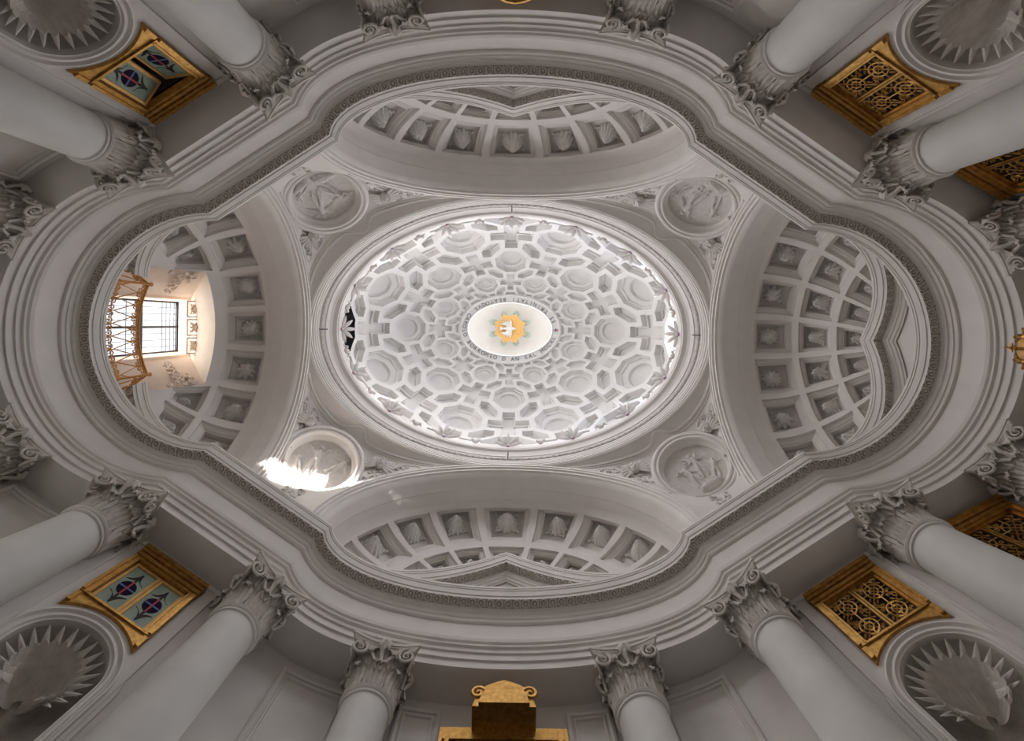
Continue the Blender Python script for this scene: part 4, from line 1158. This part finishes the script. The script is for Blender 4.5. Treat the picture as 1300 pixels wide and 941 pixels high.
for sx in (-1, 1):
    for sy in (-1, 1):
        if sx < 0: curved_panel('trim_%d' % tn, lobe_fn(sx, sy), radians(49), radians(74), 4.5, 7.85); tn += 1
        curved_panel('trim_%d' % tn, ell_fn(sx, sy), math.acos(3.0 / EA), math.acos(2.62 / EA) + .18, 4.5, 7.80); tn += 1
        curved_panel('trim_%d' % tn, ell_fn(sx, sy), math.acos(1.52 / EA), math.acos(.9 / EA), 4.5, 7.80); tn += 1
b = MB()

# ------------------------------------------------------------------ gilt altar frames on the long sides, crown at the far end
def altar(sy, label, crest):
    r = empty('altar_frame', (0, sy * 5.9, 3.2), label=label, cat='frame', kind='thing')
    Y = lambda d: sy * (EY + EB + d)
    n = (0, -sy, 0); T = bT((Vector((0, Y(.98), 0)), Vector((-sy, 0, 0)), Vector(n)))
    b = MB()
    for x0, x1, y in ((.78, .95, .10), (.80, .86, .16), (.90, .95, .16)):
        for s in (-1, 1): a, c = sorted((s * x0, s * x1)); b.box(a, c, -.06, y, 3.2, 7.3, T)
    b.box(-.95, .95, -.06, .14, 7.15, 7.35, T); b.box(-.95, .95, -.06, .14, 3.2, 3.4, T); b.mk('frame', GOLD, r, angle=0)
    b = MB(); b.box(-.80, .80, -.06, .02, 3.3, 7.2, T); b.mk('canvas', DARK, r, angle=0)
    b = MB(); pts = [(-.48, 7.30), (-.42, 7.55), (-.28, 7.72), (-.12, 7.80), (0, 7.84), (.12, 7.80), (.28, 7.72), (.42, 7.55), (.48, 7.30)]
    b.prism(pts, -.02, .50, T); b.prism([(x * .8, 7.3 + (z - 7.3) * .8) for x, z in pts], .50, .56, T); b.mk('crest', GOLD, r, angle=30)
    b = MB()
    for s in (-1, 1): b.tube([T((s * (.40 - .13 * (1 - i / 20) * cos(i * .5)), .50, 7.55 + .13 * (1 - i / 20) * sin(i * .5))) for i in range(20)], .035, 6)
    if crest: b.tube([T((s, .54, z)) for s, z in ((-.3, 7.68), (-.15, 7.79), (0, 7.83), (.15, 7.79), (.3, 7.68))], .04, 6)
    b.mk('scroll', GOLD, r)
altar(-1, 'gilt altar frame with scrolled crest on the ajar window side', True)
altar(1, 'gilt altar frame with plain crest on the sunlit medallion side', False)
cr = empty('gilt_coronet', (8.03, 0, 7.0), label='gilt openwork crown with spiked finial over the high altar', cat='crown', kind='thing')
CX = 8.03
b = MB(); b.grid([[(CX + r * cos(t), r * sin(t), z) for t in [2 * pi * k / 32 for k in range(32)]] for r, z in ((.30, 7.0), (.33, 7.02), (.33, 7.10), (.31, 7.12), (.33, 7.14), (.33, 7.17), (.30, 7.18), (.30, 7.0))], close_u=True); b.mk('circlet', GOLD, cr)
for k in range(12):
    t = 2 * pi * k / 12; b = MB()
    P = [(.31, 7.15), (.37, 7.25), (.38, 7.36), (.32, 7.47), (.20, 7.55), (.05, 7.58)]
    b.tube([(CX + r * cos(t), r * sin(t), z) for r, z in P], [.03, .03, .028, .025, .022, .02], 6)
    for r, z in P[1:5]: b.ball((CX + (r + .025) * cos(t), (r + .025) * sin(t), z), .028, 6, 4)
    b.mk('arch_rib', GOLD, cr)
b = MB(); b.grid([[(CX + r * cos(t), r * sin(t), z) for t in [2 * pi * k / 24 for k in range(24)]] for r, z in ((.29, 7.15), (.345, 7.27), (.35, 7.36), (.29, 7.46), (.17, 7.53), (.02, 7.56))], close_u=True); b.mk('cap', GOLDP, cr)
b = MB(); b.ball((CX, 0, 7.64), .065, 10, 6); b.tube([(CX, 0, 7.66), (CX, 0, 7.73), (CX, 0, 7.79), (CX, 0, 7.86), (CX, 0, 7.95)], [.03, .025, .04, .02, .004], 8); b.box(CX - .012, CX + .012, -.07, .07, 7.80, 7.83); b.mk('finial', GOLD, cr)
b = MB(); b.tube([(CX + .30, 0, 7.08), (8.75, 0, 7.0), (9.2, 0, 6.9)], .05, 8); b.mk('bracket', GOLD, cr)

# ------------------------------------------------------------------ gilt window railing
rl = empty('window_railing', (-8.2, 0, 9.72), label='gilt scrolled iron railing before the bright window', cat='railing', kind='thing')
def rpath(s):
    """s from -1 to 1 along the railing; middle follows the lobe, the ends flare back"""
    a = abs(s); sg = 1 if s >= 0 else -1
    if a < .68:
        y = a / .68 * 1.0; return (-(LX + sqrt(2.40 ** 2 - y * y)), sg * y)
    f = (a - .68) / .32; x0 = LX + sqrt(2.40 ** 2 - 1)
    return (-(x0 + .62 * f), sg * (1.0 + .46 * f))
RZ0, RZ1 = 9.86, 10.80
for z, r, nm in ((RZ1, .024, 'top_rail'), (RZ0, .022, 'bottom_rail'), (RZ1 - .06, .014, 'upper_band')):
    b = MB(); b.tube([(*rpath(-1 + 2 * i / 50), z) for i in range(51)], r, 6); b.mk(nm, RAILG, rl)
NB = 11
for k in range(NB):
    s0, s1 = -1 + 2 * k / NB, -1 + 2 * (k + 1) / NB; sm = (s0 + s1) / 2
    b = MB()
    P3 = lambda s, z: (*rpath(s), z)
    for A_, C_ in (((s0, RZ0), (sm, RZ1 - .30)), ((sm, RZ1 - .30), (s1, RZ0))): pass
    b.tube([P3(s0 + (sm - s0) * i / 8, RZ0 + .22 + (.5) * (i / 8)) for i in range(9)], .012, 5)
    b.tube([P3(sm + (s1 - sm) * i / 8, RZ0 + .72 - .5 * (i / 8)) for i in range(9)], .012, 5)
    b.tube([P3(s0, RZ0), P3(s0, RZ0 + .22)], .012, 5); b.tube([P3(sm, RZ1), P3(sm, RZ1 - .22)], .012, 5)
    w = (s1 - s0)
    for cs, cz, e in ((s0 + w * .24, RZ0 + .12, 1), (s1 - w * .24, RZ0 + .12, -1), (sm - w * .24, RZ1 - .14, -1), (sm + w * .24, RZ1 - .14, 1)):
        b.tube([P3(cs + e * w * .22 * (1 - i / 20) * cos(i * .55), cz + .11 * (1 - i / 20) * sin(i * .55)) for i in range(18)], .014, 5)
    b.ball(P3(sm, RZ0 + .72), .03, 6, 4)
    b.mk('scroll_bay', RAILG, rl, angle=60)
for s in (-1, 1):
    b = MB(); x, y = rpath(s); b.tube([(x, y, 9.70), (x, y, RZ1 + .03)], .03, 6); b.mk('end_post', RAILG, rl)
    b = MB(); x, y = rpath(s * .68); b.tube([(x, y, 9.70), (x, y, RZ1 + .05)], .03, 6); b.ball((x, y, RZ1 + .07), .05, 8, 5); b.mk('end_post', RAILG, rl)
